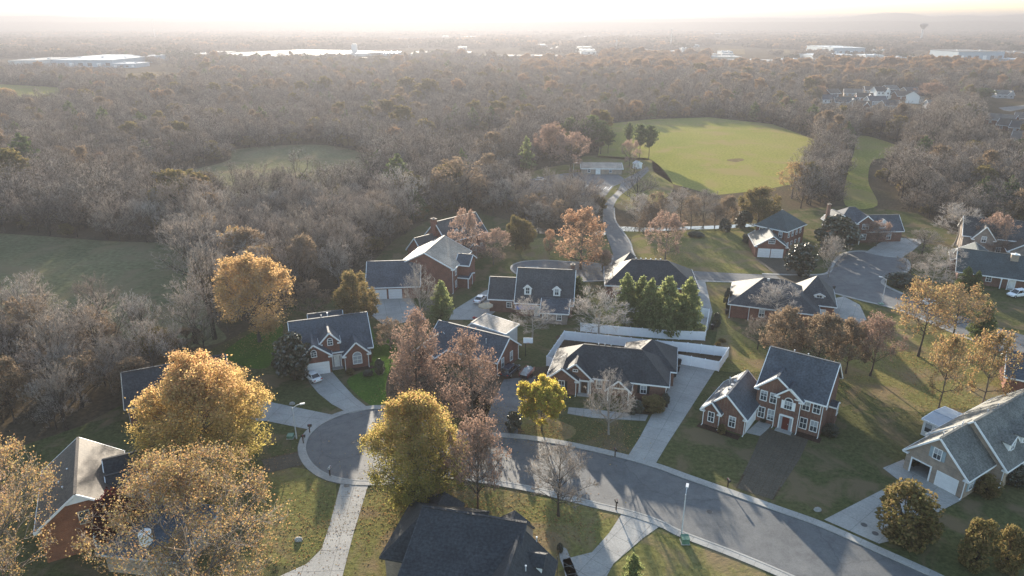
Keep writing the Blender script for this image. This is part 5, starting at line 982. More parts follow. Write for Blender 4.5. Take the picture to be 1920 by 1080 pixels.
proto('lime_umbrella', 9, 'leaf_lime', 0.24, 8, 0.6, n=(22, 7, 6, 4), base=0.26, lead=0.7, elev=(0, 56), prof='round', twig='twig_mix', tw=0.9, bark='bark_dark')
proto('olive_round', 10, 'leaf_olive', 0.17, 5, 0.5, n=(30, 8, 6, 4), base=0.06, lead=0.92, elev=(0, 70), prof='egg', twig='twig_mix', tw=0.9)
proto('pink_thin', 11, 'leaf_pink', 0.15, 2, 0.4, n=(22, 8, 7, 4), base=0.14, lead=0.82, elev=(5, 60), prof='round', twig='twig_red', tw=1.0, lfrac=0.7)
proto('maroon_bush', 12, 'leaf_maroon', 0.3, 6, 0.5, n=(14, 7, 6, 4), base=0.04, lead=0.6, elev=(25, 60), prof='dome', twig='twig_red', tw=1.0)
blob('magnolia', 13, 'leaf_magnolia', 6500, 0.5); blob('shrub', 14, 'leaf_olive', 6000, 0.42, stem=0.02); blob('laurel', 15, 'leaf_magnolia', 4200, 0.5, stem=0.02)
conifer('pine', 16, 'needle_light', 0.04, 32, 60, size=0.4, irregular=0.22); conifer('pine2', 17, 'needle_light', 0.08, 28, 56, size=0.4, irregular=0.32); conifer('cedar', 18, 'needle_green', 0.02, 30, 36, size=0.5, irregular=0.12)
conifer('park_pine', 19, 'needle_green', 0.36, 20, 40, size=0.5, irregular=0.48, crown='round', bark='bark_dark'); conifer('spruce', 20, 'needle_light', 0.12, 22, 26, size=0.6, irregular=0.35)

T = lambda *a, **k: tree(*a, **k)
yard = 'garden trees'
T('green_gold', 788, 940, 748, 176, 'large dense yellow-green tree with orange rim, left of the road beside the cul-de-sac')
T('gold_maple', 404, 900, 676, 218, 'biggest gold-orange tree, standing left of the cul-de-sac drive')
T('rust_thin', 897, 968, 782, 118, 'thin reddish-brown tree right of the large yellow-green tree')
T('bare_round', 1047, 968, 826, 128, 'bare grey tree on the front lawn by the road, right of the reddish-brown tree')
T('lime_umbrella', 1016, 808, 714, 92, 'small low yellow-green tree on the lawn corner across the road')
T('bare_egg', 1140, 815, 690, 104, 'pale bare tree in front of the black-roofed brick house')
T('oak_tan', 394, 1185, 838, 330, 'speckled tan oak filling the bottom left in front of the orange brick house')
T('oak_tan', 12, 1185, 815, 275, 'russet and tan oak cut off by the lower left corner', rz=2.0)
T('rust_pyramid2', -8, 1000, 778, 104, 'reddish tree at the left edge above the corner oak')
T('maroon_bush', 243, 1020, 915, 110, 'dark maroon shrub against the orange brick house', cat='shrub', name='shrub')
T('magnolia', 553, 712, 618, 80, 'dark magnolia beside the garage of the slate-roofed cul-de-sac house')
T('orange_maple', 487, 640, 480, 142, 'rounded pale orange tree above the slate-roofed house')
T('bare_tall', 402, 636, 448, 92, 'tall grey multi-stemmed bare tree at the meadow edge left of the pale orange tree')
T('olive_round', 671, 612, 506, 84, 'dense olive-tan oval tree behind the slate-roofed house')
T('bare_brown', 588, 592, 524, 78, 'low brown twiggy dome of a tree behind the slate roof')
T('rust_pyramid', 782, 745, 578, 108, 'taller left one of the two rust-red trees by the low ranch house')
T('rust_pyramid', 886, 785, 618, 124, 'right one of the two rust-red trees, in front of the dark blue roof', rz=1.0)
T('rust_thin', 765, 735, 668, 70, 'small low reddish tree at the foot of the taller rust-red tree')
T('bare_egg', 790, 608, 488, 72, 'pale bare half-round tree against the garage wing, left of a pine'); T('pine2', 828, 605, 518, 62, 'lone yellow-green pine leaning on the pale bare tree by the garage wing')
T('bare_brown', 733, 655, 598, 80, 'low brown twiggy tree between the olive tree and the rust-red trees')
T('bare_spread', 1123, 642, 532, 150, 'wide bare tree standing inside the white fence corner'); T('bare_spread', 997, 642, 556, 116, 'bare spreading tree with mulch ring on the lawn below the brick cape', rz=0.7)
for px, ty, w, lb in ((1170, 502, 74, 'leftmost grey-green pine of the row behind the white fence'), (1199, 508, 72, 'second pine from the left in the row behind the white fence'), (1216, 512, 76, 'third pine of the row, in front of the black hipped roof'), (1247, 507, 86, 'fourth and broadest pine of the row behind the white fence'), (1285, 509, 80, 'rightmost pine of the row, next to the white drive')):
    T('pine' if px % 2 else 'pine2', px, 628 if px > 1200 else 614, ty, w, lb, 'row of pines')
T('cedar', 1084, 573, 513, 50, 'dark conical cedar at the right end of the brick cape')
T('orange_round', 1089, 505, 393, 106, 'orange-brown conical tree in the upper cul-de-sac island'); T('rust_thin', 1131, 508, 468, 42, 'small red-leaved tree beside the slim street lamp at the upper cul-de-sac')
T('pink_thin', 1247, 488, 398, 76, 'pinkish bare tree on the sunlit lawn right of the park road'); T('olive_round', 966, 468, 404, 42, 'dark olive round tree left of the tall brown grass clump'); T('olive_round', 984, 468, 412, 42, 'second olive round tree, right of its twin near the creek', rz=2)
T('pink_thin', 925, 496, 430, 80, 'pinkish-tan spreading tree in front of the upper cul-de-sac'); T('pink_thin', 876, 505, 392, 62, 'tall pink-brown tree in front of the red brick colonial', rz=1)
T('olive_round', 1421, 420, 348, 78, 'rounded green-gold tree by the creek above the pyramid roof'); T('brown_leafy', 1360, 428, 366, 46, 'dark tree beside the creek left of the green-gold tree')
T('magnolia', 1563, 475, 398, 82, 'big dark magnolia between the two two-storey houses'); T('magnolia', 1498, 518, 450, 66, 'rounded brown-topped magnolia right of the two-door garage gable'); T('bare_vase', 1552, 520, 441, 64, 'pale bare vase-shaped tree next to the rounded magnolia')
T('pink_thin', 1642, 462, 414, 58, 'small pink flowering tree against the white-gabled house'); T('bare_spread', 1452, 610, 522, 116, 'grey spreading bare tree over the corner house roof', rz=2.1)
for px, by, ty, w, k, lb in ((1462, 690, 578, 92, 'brown_leafy', 'brown-leaved tree in front of the sunlit hip house, left end of the brown row'), (1530, 700, 586, 96, 'brown_leafy', 'brown-leaved tree behind the blue-black roof, middle of the brown row'), (1585, 700, 600, 74, 'brown_leafy', 'smaller brown-leaved tree in the brown row above the two-storey house'), (1632, 705, 590, 92, 'rust_thin', 'reddish-brown thin tree at the right end of the brown row'), (1420, 655, 590, 60, 'bare_round', 'low grey bare tree at the left foot of the brown row')): T(k, px, by, ty, w, lb, 'brown row of trees')
T('oak_wide', 1722, 668, 524, 118, 'leaning tan-leaved oak with a dark trunk on the right lawn'); T('oak_wide', 1785, 640, 534, 110, 'second tan oak, behind and right of the leaning one', rz=1.3); T('cedar', 1836, 640, 556, 60, 'dark green cedar behind the tan oaks')
T('oak_sparse', 1757, 778, 622, 78, 'thin upright tree with sparse tan leaves left of its taller twin by the sunroom'); T('oak_sparse', 1836, 780, 614, 96, 'taller upright sparse-leaved tree right behind the white sunroom', rz=2)
T('shrub', 1690, 1010, 904, 126, 'large rounded bronze-green shrub beside the concrete drive of the tan house', cat='shrub', name='shrub'); T('shrub', 1825, 1062, 966, 74, 'left lobe of two joined shrubs on the dark lawn at lower right', cat='shrub', name='shrub'); T('shrub', 1882, 1068, 984, 66, 'right lobe of two joined shrubs on the dark lawn at lower right', cat='shrub', name='shrub', rz=1)
T('pine2', 1182, 1120, 1030, 76, 'top of a green pine at the bottom edge beside the lower drive'); T('cedar', 1806, 545, 496, 42, 'gold-green cedar left of the green-grey ranch roof'); T('cedar', 1826, 550, 504, 34, 'gold-green cedar touching the green-grey ranch roof')
for px, by, ty, w, k, lb in ((1790, 460, 378, 110, 'bare_spread', 'largest spreading pale bare tree in front of the grey stone house'), (1728, 478, 428, 70, 'bare_round', 'bare tree left of the grey stone house by its drive'), (1770, 520, 455, 90, 'bare_spread', 'low spreading bare tree below the grey stone house'), (1745, 545, 482, 100, 'bare_spread', 'low bare tree along the far cul-de-sac kerb'), (1860, 480, 400, 66, 'pink_thin', 'pink-brown tree right of the grey stone house'), (1705, 520, 470, 60, 'bare_round', 'small bare tree on the inner verge of the far cul-de-sac')): T(k, px, by, ty, w, lb, 'bare trees round the far cul-de-sac')
T('orange_round', 1030, 478, 430, 26, 'tall clump of tan ornamental grass by the creek', cat='grass clump', name='grass_clump')
# park and meadow trees
for px, by, ty, w, k, lb in ((1068, 282, 216, 44, 'park_pine', 'park pine at the left of the tall clump'), (1108, 287, 211, 50, 'park_pine', 'tallest park pine in the middle of the left clump'), (1126, 289, 222, 42, 'park_pine', 'park pine in the right half of the left clump'), (1140, 288, 240, 30, 'park_pine', 'short park pine at the right end of the left clump'), (1092, 284, 222, 40, 'park_pine', 'second park pine in the left clump'), (1199, 295, 228, 38, 'park_pine', 'left park pine of the dark pair by the meadow'), (1216, 299, 230, 36, 'park_pine', 'right park pine of the dark pair by the meadow'), (1178, 284, 226, 24, 'park_pine', 'slim pine left of the dark pair'),
                          (987, 325, 250, 46, 'spruce', 'pale green conifer at the wood edge left of the car park'), (1032, 312, 230, 66, 'rust_thin', 'rust-brown tree behind the left of the car park'), (1070, 322, 248, 76, 'pink_thin', 'broad red-brown tree left of the park building'), (1180, 312, 262, 40, 'pink_thin', 'thin pinkish tree right of the park building'),
                          (1484, 372, 304, 70, 'oak_sparse', 'orange-tan tree with bare top at the lower meadow corner'), (1505, 372, 285, 70, 'bare_tall', 'tall bare tree at the lower meadow corner'), (1198, 430, 362, 76, 'bare_vase', 'brown bare tree over the creek just right of the park road'), (1228, 432, 356, 60, 'bare_brown', 'brown twiggy tree on the creek bank'), (1275, 412, 350, 60, 'bare_round', 'bare tree on the meadow edge above the creek'), (1318, 415, 352, 60, 'bare_round', 'bare tree next to the creek fence below the meadow'), (1250, 428, 368, 56, 'bare_vase', 'vase-shaped bare tree in the middle of the creek bank'), (1296, 424, 366, 50, 'bare_brown', 'brownish bushy tree on the creek bank below the meadow'), (1340, 425, 378, 46, 'bare_round', 'small bare tree left of the dark creekside tree'), (1216, 434, 384, 50, 'bare_brown', 'low brown tree overhanging the creek beside the park road'), (1010, 436, 375, 56, 'bare_round', 'bare tree on the creek bank behind the grass clump'), (1050, 434, 372, 60, 'bare_brown', 'brown bushy tree behind the orange-brown conical tree'), (1102, 434, 376, 56, 'bare_round', 'bare tree left of the park road by the creek'), (1206, 438, 414, 34, 'bare_brown', 'brown bush on the creek edge nearest the park road'), (1236, 437, 412, 40, 'bare_brown', 'brown bush on the creek edge below the vase-shaped tree'), (1266, 436, 410, 36, 'bare_brown', 'brown bush on the creek edge above the low dark bushes'), (1358, 434, 408, 28, 'laurel', 'dark shrub on the creek edge under the dark tree'), (1392, 424, 392, 40, 'laurel', 'dark shrub in front of the creek left of the pyramid roof')):
    T(k, px, by, ty, w, lb, 'park and meadow trees')
for px, by, ty, w, k, lb in ((198, 338, 284, 44, 'rust_pyramid', 'lone red-leaved tree in the belt between the two left meadows'), (12, 190, 165, 40, 'orange_maple', 'orange tree at the left edge by the small green field'), (168, 200, 176, 34, 'orange_maple', 'small orange tree above the left woods'), (575, 440, 404, 66, 'rust_thin', 'rusty tree on the near edge of the dark woods'), (1722, 262, 214, 56, 'rust_pyramid', 'red tree beyond the narrow right meadow'), (1742, 195, 154, 56, 'rust_thin', 'broad pinkish tree in the far right housing'), (1755, 215, 188, 40, 'rust_thin', 'low pinkish tree in front of the far right houses'), (1805, 190, 160, 36, 'spruce', 'light green pine beside the far right houses'), (1840, 192, 163, 50, 'park_pine', 'dark green pine beside the far right houses'), (1780, 284, 250, 60, 'spruce', 'left green pine in the far right evergreen row'), (1830, 292, 254, 50, 'park_pine', 'middle green pine in the far right evergreen row'), (1875, 294, 256, 60, 'spruce', 'right green pine in the far right evergreen row'), (1912, 296, 258, 50, 'park_pine', 'rightmost green pine in the far right evergreen row'), (1822, 262, 238, 44, 'orange_round', 'orange tree near the far right roofs'), (1608, 172, 148, 48, 'oak_tan', 'golden round tree behind the far right houses'), (1532, 190, 160, 36, 'orange_round', 'orange tree left of the far right houses'), (1390, 200, 172, 24, 'rust_pyramid', 'small pink tree in the woods above the meadow')):
    T(k, px, by, ty, w, lb, 'coloured trees far off')
# foundation shrubs
for i, (px, by, ty, w, lb) in enumerate(((1352, 812, 795, 22, 'low dark shrub at the left foot of the two-storey garage wing'), (1555, 815, 795, 40, 'dark shrubs at the right corner of the two-storey house'), (1432, 790, 778, 22, 'small shrub between garage wing and red front door'), (1225, 770, 742, 60, 'dark shrub bed under the right window of the black-roofed house'), (1247, 758, 735, 20, 'small green shrub at the right corner of the black-roofed house'), (1190, 775, 748, 40, 'shrub beside the porch of the black-roofed house'), (1845, 925, 890, 60, 'dark hedge along the right wall of the tan brick house'), (1900, 905, 870, 60, 'dark hedge under the dormer side of the tan brick house'), (712, 700, 672, 26, 'bare reddish shrub at the right corner of the slate-roofed house'), (657, 703, 690, 20, 'small shrub below the big arched window'), (690, 705, 693, 24, 'small dark shrub right of the big arched window'), (963, 808, 768, 36, 'brown twiggy shrub between the ranch drive and the lime tree'), (1050, 715, 680, 34, 'bare brown shrub left of the white fence corner'), (1342, 612, 585, 22, 'round dark shrub by the left wall of the sunlit hip house'), (1363, 580, 538, 20, 'tall dark arch-shaped shrub left of the sunlit hip'), (1354, 641, 634, 18, 'lone low dark bush on the lawn right of the fence'), (1305, 443, 434, 40, 'low dark bush pair on the creek lawn'), (1402, 455, 436, 28, 'dark bush left of the pyramid-roofed house'), (1135, 505, 494, 22, 'tan clipped hedge by the upper road'), (1690, 535, 512, 70, 'dark ivy bed on the inner verge of the far cul-de-sac'), (1050, 1035, 1018, 16, 'small clipped bush at the path beside the black-roofed house at the bottom'), (1345, 655, 640, 16, 'small bush by the back fence corner'))):
    T('laurel' if i % 3 else 'shrub', px, by, ty, w, lb, 'garden shrubs', cat='shrub', name='shrub', rz=i * 1.1)

# ------------------------------------------------------------------ woods
proto('wood_a', 201, n=(18, 7, 6, 4), base=0.12, lead=0.82, elev=(35, 65), prof='egg', twig='twig_grey', tw=1.5)
proto('wood_b', 202, n=(18, 7, 6, 4), base=0.1, lead=0.72, elev=(25, 60), prof='round', twig='twig_mix', tw=1.4, bark='bark_dark')
proto('wood_c', 203, n=(12, 7, 6, 4), base=0.28, lead=0.88, elev=(40, 70), prof='vase', twig='twig_pale', tw=1.4)
proto('wood_d', 204, 'leaf_brown', 0.2, 2, 0.4, n=(12, 7, 6, 4), base=0.12, lead=0.8, elev=(30, 62), prof='egg', twig='twig_mix', tw=1.4, bark='bark_dark', lfrac=0.6)
proto('wood_e', 205, n=(18, 7, 6, 4), base=0.14, lead=0.55, elev=(20, 60), prof='dome', twig='twig_grey', tw=1.5, stems=3, bark='bark_dark')
SRC = bpy.data.collections.new('woodland_sources')
def src(me):
    o = bpy.data.objects.new('tree', me); SRC.objects.link(o); return o
kw = dict(n=(16, 7, 5, 4), tw=1.6)
for sd, pf, tg in ((301, 'egg', 'twig_grey'), (302, 'round', 'twig_mix'), (303, 'egg', 'twig_mix'), (304, 'vase', 'twig_grey'), (305, 'dome', 'twig_grey'), (306, 'round', 'twig_grey')):
    src(proto(None, sd, one=True, base=0.07, lead=0.8, elev=(5, 64), prof=pf, twig=tg, bark='bark_dark', **kw))
src(proto(None, 307, 'leaf_brown', 0.26, 3, 0.5, one=True, base=0.12, lead=0.82, elev=(30, 62), prof='egg', twig='twig_mix', lfrac=0.6, bark='bark_dark', **kw))
src(proto(None, 308, 'leaf_autumn_mix', 0.28, 4, 0.5, one=True, base=0.12, lead=0.85, elev=(30, 62), prof='egg', twig='twig_mix', lfrac=0.8, **kw))
src(proto(None, 309, 'leaf_autumn_mix', 0.28, 7, 0.5, one=True, base=0.12, lead=0.82, elev=(30, 62), prof='round', twig='twig_mix', **kw))
src(conifer(None, 310, 'needle_green', 0.08, 20, 22, size=0.75, one=True))
src(proto(None, 311, 'leaf_olive', 0.3, 5, 0.5, one=True, base=0.05, lead=0.7, elev=(30, 62), prof='dome', twig='twig_mix', **kw))
# a clump of crowns for the far distance
def clump(seed, leaf):
    g = np.random.default_rng(seed); parts = []
    for k in range(9):
        c = np.array((*g.uniform(-11, 11, 2), 0)); hh = g.uniform(8, 13); d = unit(g.normal(0, 1, (150, 3))); C = c + np.array((0, 0, hh * 0.58)) + d * np.array((4.2, 4.2, hh * 0.42)) * g.uniform(0.5, 1.0, (150, 1)); parts.append((*leaf_quads(g, C, 1.5, 0.3), None, 0))
        parts.append((*tubes(np.array([c]), np.array([c + (0, 0, hh * 0.7)]), np.array([0.3]), np.array([0.1]), 4), None, 1))
    V, Q, T_, mq, _ = join(parts); return fast_mesh('clump', V, Q, None, (leaf, 'bark'), mq)
leaf_mat('far_crown', [(0.1, 0.085, 0.07), (0.16, 0.13, 0.105), (0.21, 0.165, 0.13), (0.17, 0.12, 0.09)], 0.25, 0.7)
leaf_mat('far_green', [(0.035, 0.05, 0.03), (0.06, 0.07, 0.04)], 0.25, 0.5)
FARC = bpy.data.collections.new('far_clumps')
for sd, lf in ((1, 'far_crown'), (2, 'far_crown'), (3, 'far_crown'), (4, 'far_green'), (5, 'leaf_autumn_mix')):
    o = bpy.data.objects.new('clump', clump(sd, lf)); FARC.objects.link(o)
def scatter_object(name, P, S, rot, idx, coll, label):
    me = bpy.data.meshes.new(name); me.vertices.add(len(P)); me.vertices.foreach_set('co', np.asarray(P, np.float32).ravel())
    for nm, tp, dat in (('scl', 'FLOAT_VECTOR', S), ('rotz', 'FLOAT', rot), ('idx', 'INT', idx)):
        a = me.attributes.new(nm, tp, 'POINT'); a.data.foreach_set('vector' if tp == 'FLOAT_VECTOR' else 'value', np.asarray(dat, np.int32 if tp == 'INT' else np.float32).ravel())
    o = bpy.data.objects.new(name, me); COL.objects.link(o); o['kind'] = 'stuff'; o['label'] = label
    ng = bpy.data.node_groups.new(name, 'GeometryNodeTree'); ng.interface.new_socket('Geometry', in_out='INPUT', socket_type='NodeSocketGeometry'); ng.interface.new_socket('Geometry', in_out='OUTPUT', socket_type='NodeSocketGeometry')
    n = ng.nodes; gi, go = n.new('NodeGroupInput'), n.new('NodeGroupOutput'); ci = n.new('GeometryNodeCollectionInfo'); ci.inputs['Collection'].default_value = coll; ci.inputs['Separate Children'].default_value = True; ci.inputs['Reset Children'].default_value = True
    ip = n.new('GeometryNodeInstanceOnPoints'); ip.inputs['Pick Instance'].default_value = True; cx = n.new('ShaderNodeCombineXYZ')
    def attr(nm, tp): a = n.new('GeometryNodeInputNamedAttribute'); a.data_type = tp; a.inputs['Name'].default_value = nm; return a.outputs['Attribute']
    ng.links.new(gi.outputs[0], ip.inputs['Points']); ng.links.new(ci.outputs[0], ip.inputs['Instance']); ng.links.new(attr('idx', 'INT'), ip.inputs['Instance Index']); ng.links.new(attr('rotz', 'FLOAT'), cx.inputs[2]); ng.links.new(cx.outputs[0], ip.inputs['Rotation']); ng.links.new(attr('scl', 'FLOAT_VECTOR'), ip.inputs['Scale']); ng.links.new(ip.outputs[0], go.inputs[0])
    md = o.modifiers.new('scatter', 'NODES'); md.node_group = ng; return o
def noise2(x, y, s, seed=0):
    g = np.random.default_rng(seed); v = np.zeros_like(x)
    for k in range(6): a = g.uniform(0, 6.28); f = (0.6 + 0.35 * k) / s; v += np.sin((x * math.cos(a) + y * math.sin(a)) * f + g.uniform(0, 6.28)) / (1 + 0.3 * k)
    return v / 3.0
g = np.random.default_rng(77)
def grid(y0, y1, sp, ext):
    xs = np.arange(-ext, ext, sp); ys = np.arange(y0, y1, sp); X, Y = np.meshgrid(xs, ys); X = X.ravel() + g.uniform(-0.45, 0.45, X.size) * sp; Y = Y.ravel() + g.uniform(-0.45, 0.45, Y.size) * sp
    k = np.abs(X) < 0.80 * Y + 45; return X[k], Y[k]
NO_WOOD = [YARD, MEADOW_R, MEADOW_L, MEADOW_M, STRIP_R, FIELD_T1, FIELD_T2] + FAR_FIELDS + [
    [(955, 330), (1000, 318), (1080, 296), (1120, 288), (1222, 295), (1262, 345), (1250, 372), (1190, 385), (1200, 432), (1124, 432), (1128, 378), (960, 380)],   # park and its road
    [(-40, 140), (-40, 108), (230, 112), (300, 124), (360, 134), (345, 146), (230, 144), (60, 140)], [(300, 126), (320, 106), (690, 106), (790, 112), (780, 124), (600, 121)], [(870, 120), (880, 106), (1130, 106), (1120, 120)],
    [(1325, 130), (1330, 110), (1420, 110), (1660, 108), (1790, 112), (1930, 116), (1930, 134), (1700, 128)],
    [(1525, 230), (1530, 172), (1600, 168), (1680, 172), (1750, 180), (1750, 232), (1640, 236)], [(1815, 250), (1830, 176), (1930, 174), (1930, 310), (1880, 305), (1835, 285)],
    [(1600, 248), (1702, 274), (1690, 312), (1655, 330), (1700, 400), (1570, 405), (1575, 335)], [(1210, 335), (1262, 340), (1350, 358), (1495, 335), (1500, 380), (1470, 400), (1300, 428), (1190, 432), (1195, 390)]]
X, Y = grid(95, 1250, 5.6, 1050); px, py = to_px(X, Y); keep = np.ones(len(X), bool)
for poly in NO_WOOD: keep &= ~inside(px, py, poly)
big_gap = noise2(X, Y, 28, 3); keep &= (Y < 260) | (big_gap > -0.75)
X, Y, px, py = X[keep], Y[keep], px[keep], py[keep]
Hh = g.uniform(8.5, 14.5, len(X)) * (1 + 0.26 * noise2(X, Y, 40, 5)); Rd = Hh * g.uniform(0.25, 0.46, len(X))
em = g.uniform(0, 1, len(X)) < 0.14; Hh[em] *= 1.22; Rd[em] *= 1.35; sm = g.uniform(0, 1, len(X)) < 0.2; Hh[sm] *= 0.7; Rd[sm] *= 0.8
u = g.uniform(0, 1, len(X)); idx = g.integers(0, 6, len(X)); patch = noise2(X, Y, 60, 9)
idx[u < 0.035] = 6; idx[(u > 0.10) & (u < 0.125)] = 10; idx[(u > 0.16) & (u < 0.185) | (patch > 1.0) & (u < 0.3)] = 9; idx[(u > 0.2) & (u < 0.204)] = 7
band = (py < 150) & (py > 108) & (px > 980); idx[band & (u < 0.22)] = 8; idx[band & (u > 0.42) & (u < 0.55)] = 7; idx[(py < 190) & (py > 110) & (u > 0.98)] = 7
# the nearest trees of the woods are things of their own
d = np.hypot(X, Y); vis = (px > -15) & (px < 1935); order = np.argsort(np.where(vis, d, 1e9)); near = order[:215]
def place_words(x, y):
    if y > 560 and x < 480: return 'in the thicket left of the orange brick house'
    if y > 400 and x < 380: return 'on the wood edge above the left meadow'
    if x < 700: return 'in woods behind the slate-roofed house'
    if x < 960: return 'in woods behind the red brick colonial'
    if x < 1140: return 'in the belt between the creek and the car park'
    if x < 1560: return 'between the creek and the right meadow'
    return 'in the woods beyond the far right houses'
WK = {0: 'wood_a', 1: 'wood_b', 2: 'wood_a', 3: 'wood_c', 4: 'wood_e', 5: 'wood_b', 6: 'wood_d', 7: 'oak_sparse', 8: 'oak_sparse', 9: 'cedar', 10: 'brown_leafy'}
WD = {'wood_a': 'upright grey bare tree', 'wood_b': 'rounded brown bare tree', 'wood_c': 'pale vase-shaped bare tree', 'wood_d': 'thinly brown-leaved tree', 'wood_e': 'low many-stemmed bare tree', 'oak_sparse': 'tan-leaved tree', 'cedar': 'dark evergreen', 'brown_leafy': 'brown-leaved tree'}
for i in near:
    k = WK[int(idx[i])]; w = place_words(px[i], py[i]); tall = 'tall ' if Hh[i] > 12.6 else ('low ' if Hh[i] < 9.6 and k != 'wood_e' else '')
    ww = Rd[i] / Hh[i]; tall += 'broad ' if ww > 0.4 else ('narrow ' if ww < 0.3 else '')
    tree(k, 0, 0, 0, 0, (tall + WD[k]) + ' ' + w, 'woodland trees ' + w, X=float(X[i]), Y=float(Y[i]), H=float(Hh[i]), rad=float(Rd[i] * 1.1))
rest = np.ones(len(X), bool); rest[near] = False
n = rest.sum(); S = np.stack([Rd[rest] * 1.15 / 4, Rd[rest] * 1.15 / 4, Hh[rest] / 10], 1)
scatter_object('woodland', np.stack([X[rest], Y[rest], np.zeros(n)], 1), S, g.uniform(0, 6.28, n), idx[rest], SRC, 'grey-brown leafless woods reaching to the horizon')
# brush under the thicket and wood edges
m = (g.uniform(0, 1, len(X)) < 0.8) & (d < 620); bx = X[m] + g.uniform(-3, 3, m.sum()); by = Y[m] + g.uniform(-3, 3, m.sum()); ppx, ppy = to_px(bx, by); ok = np.ones(len(bx), bool)
for poly in NO_WOOD[:5]: ok &= ~inside(ppx, ppy, poly)
bx, by = bx[ok], by[ok]; n = len(bx); hb = g.uniform(2.5, 6.0, n); ib = np.where(g.uniform(0, 1, n) < 0.35, 10, np.where(g.uniform(0, 1, n) < 0.4, 6, 4))
scatter_object('undergrowth', np.stack([bx, by, np.zeros(n)], 1), np.stack([hb * 0.16, hb * 0.16, hb * 0.1], 1), g.uniform(0, 6.28, n), ib, SRC, 'brown brush under the bare trees')
X, Y = grid(1200, 5000, 21, 4000); px, py = to_px(X, Y); dens = noise2(X, Y, 150, 21) + 0.5 * noise2(X, Y, 50, 22); keep = dens > -0.25 + 0.25 * ((px > 640) & (px < 1400)) + 0.12 * (Y > 2500)
for poly in FAR_FIELDS: keep &= ~inside(px, py, poly)
INDUSTRY = [(350, 113), (350, 92), (690, 92), (1130, 90), (1330, 96), (1400, 104), (1560, 92), (1800, 94), (1930, 92), (1930, 130), (1330, 128), (1100, 118), (760, 122), (350, 122)]
ind = inside(px, py, INDUSTRY); keep &= ~ind | (g.uniform(0, 1, len(X)) < 0.17); keep &= ~inside(px, py, [(-40, 108), (290, 110), (350, 134), (345, 146), (-40, 142)])
X, Y = X[keep], Y[keep]; n = len(X); u = g.uniform(0, 1, n); idx = g.integers(0, 3, n); idx[u < 0.16] = 3; idx[u > 0.93] = 4; s = g.uniform(0.7, 1.25, n)
scatter_object('far_woods', np.stack([X, Y, np.zeros(n)], 1), np.stack([s, s, s * g.uniform(0.8, 1.2, n)], 1), g.uniform(0, 6.28, n), idx, FARC, 'hazy patches of trees across the distant plain')
# fallen leaves on the lawns
def litter():
    C = []
    for px, py, rr, k in ((788, 945, 9, 2600), (897, 968, 7, 900), (1047, 968, 6, 500), (395, 905, 11, 1500), (372, 1100, 10, 1200), (1016, 808, 4, 500), (884, 785, 6, 900), (786, 745, 6, 900), (560, 1000, 8, 900), (1720, 668, 8, 700), (1800, 770, 9, 700), (1089, 505, 8, 600), (487, 640, 7, 500), (1140, 815, 5, 500), (1500, 690, 10, 1200), (905, 800, 6, 700), (1750, 700, 14, 1400), (1250, 480, 8, 700)):
        k = int(k * 1.2)
        x, y = G(px, py); C.append(np.stack([x + g.normal(0, rr * 0.55, k), y + g.normal(0, rr * 0.55, k), np.full(k, 0.07)], 1))
    C = np.concatenate(C); V, Q = leaf_quads(g, C, 0.17, 3.0); return fast_mesh('leaf_litter', V, Q, None, ('leaf_tan',))
o = bpy.data.objects.new('leaf_litter', litter()); COL.objects.link(o); o['kind'] = 'stuff'; o['label'] = 'fallen leaves on the lawns'

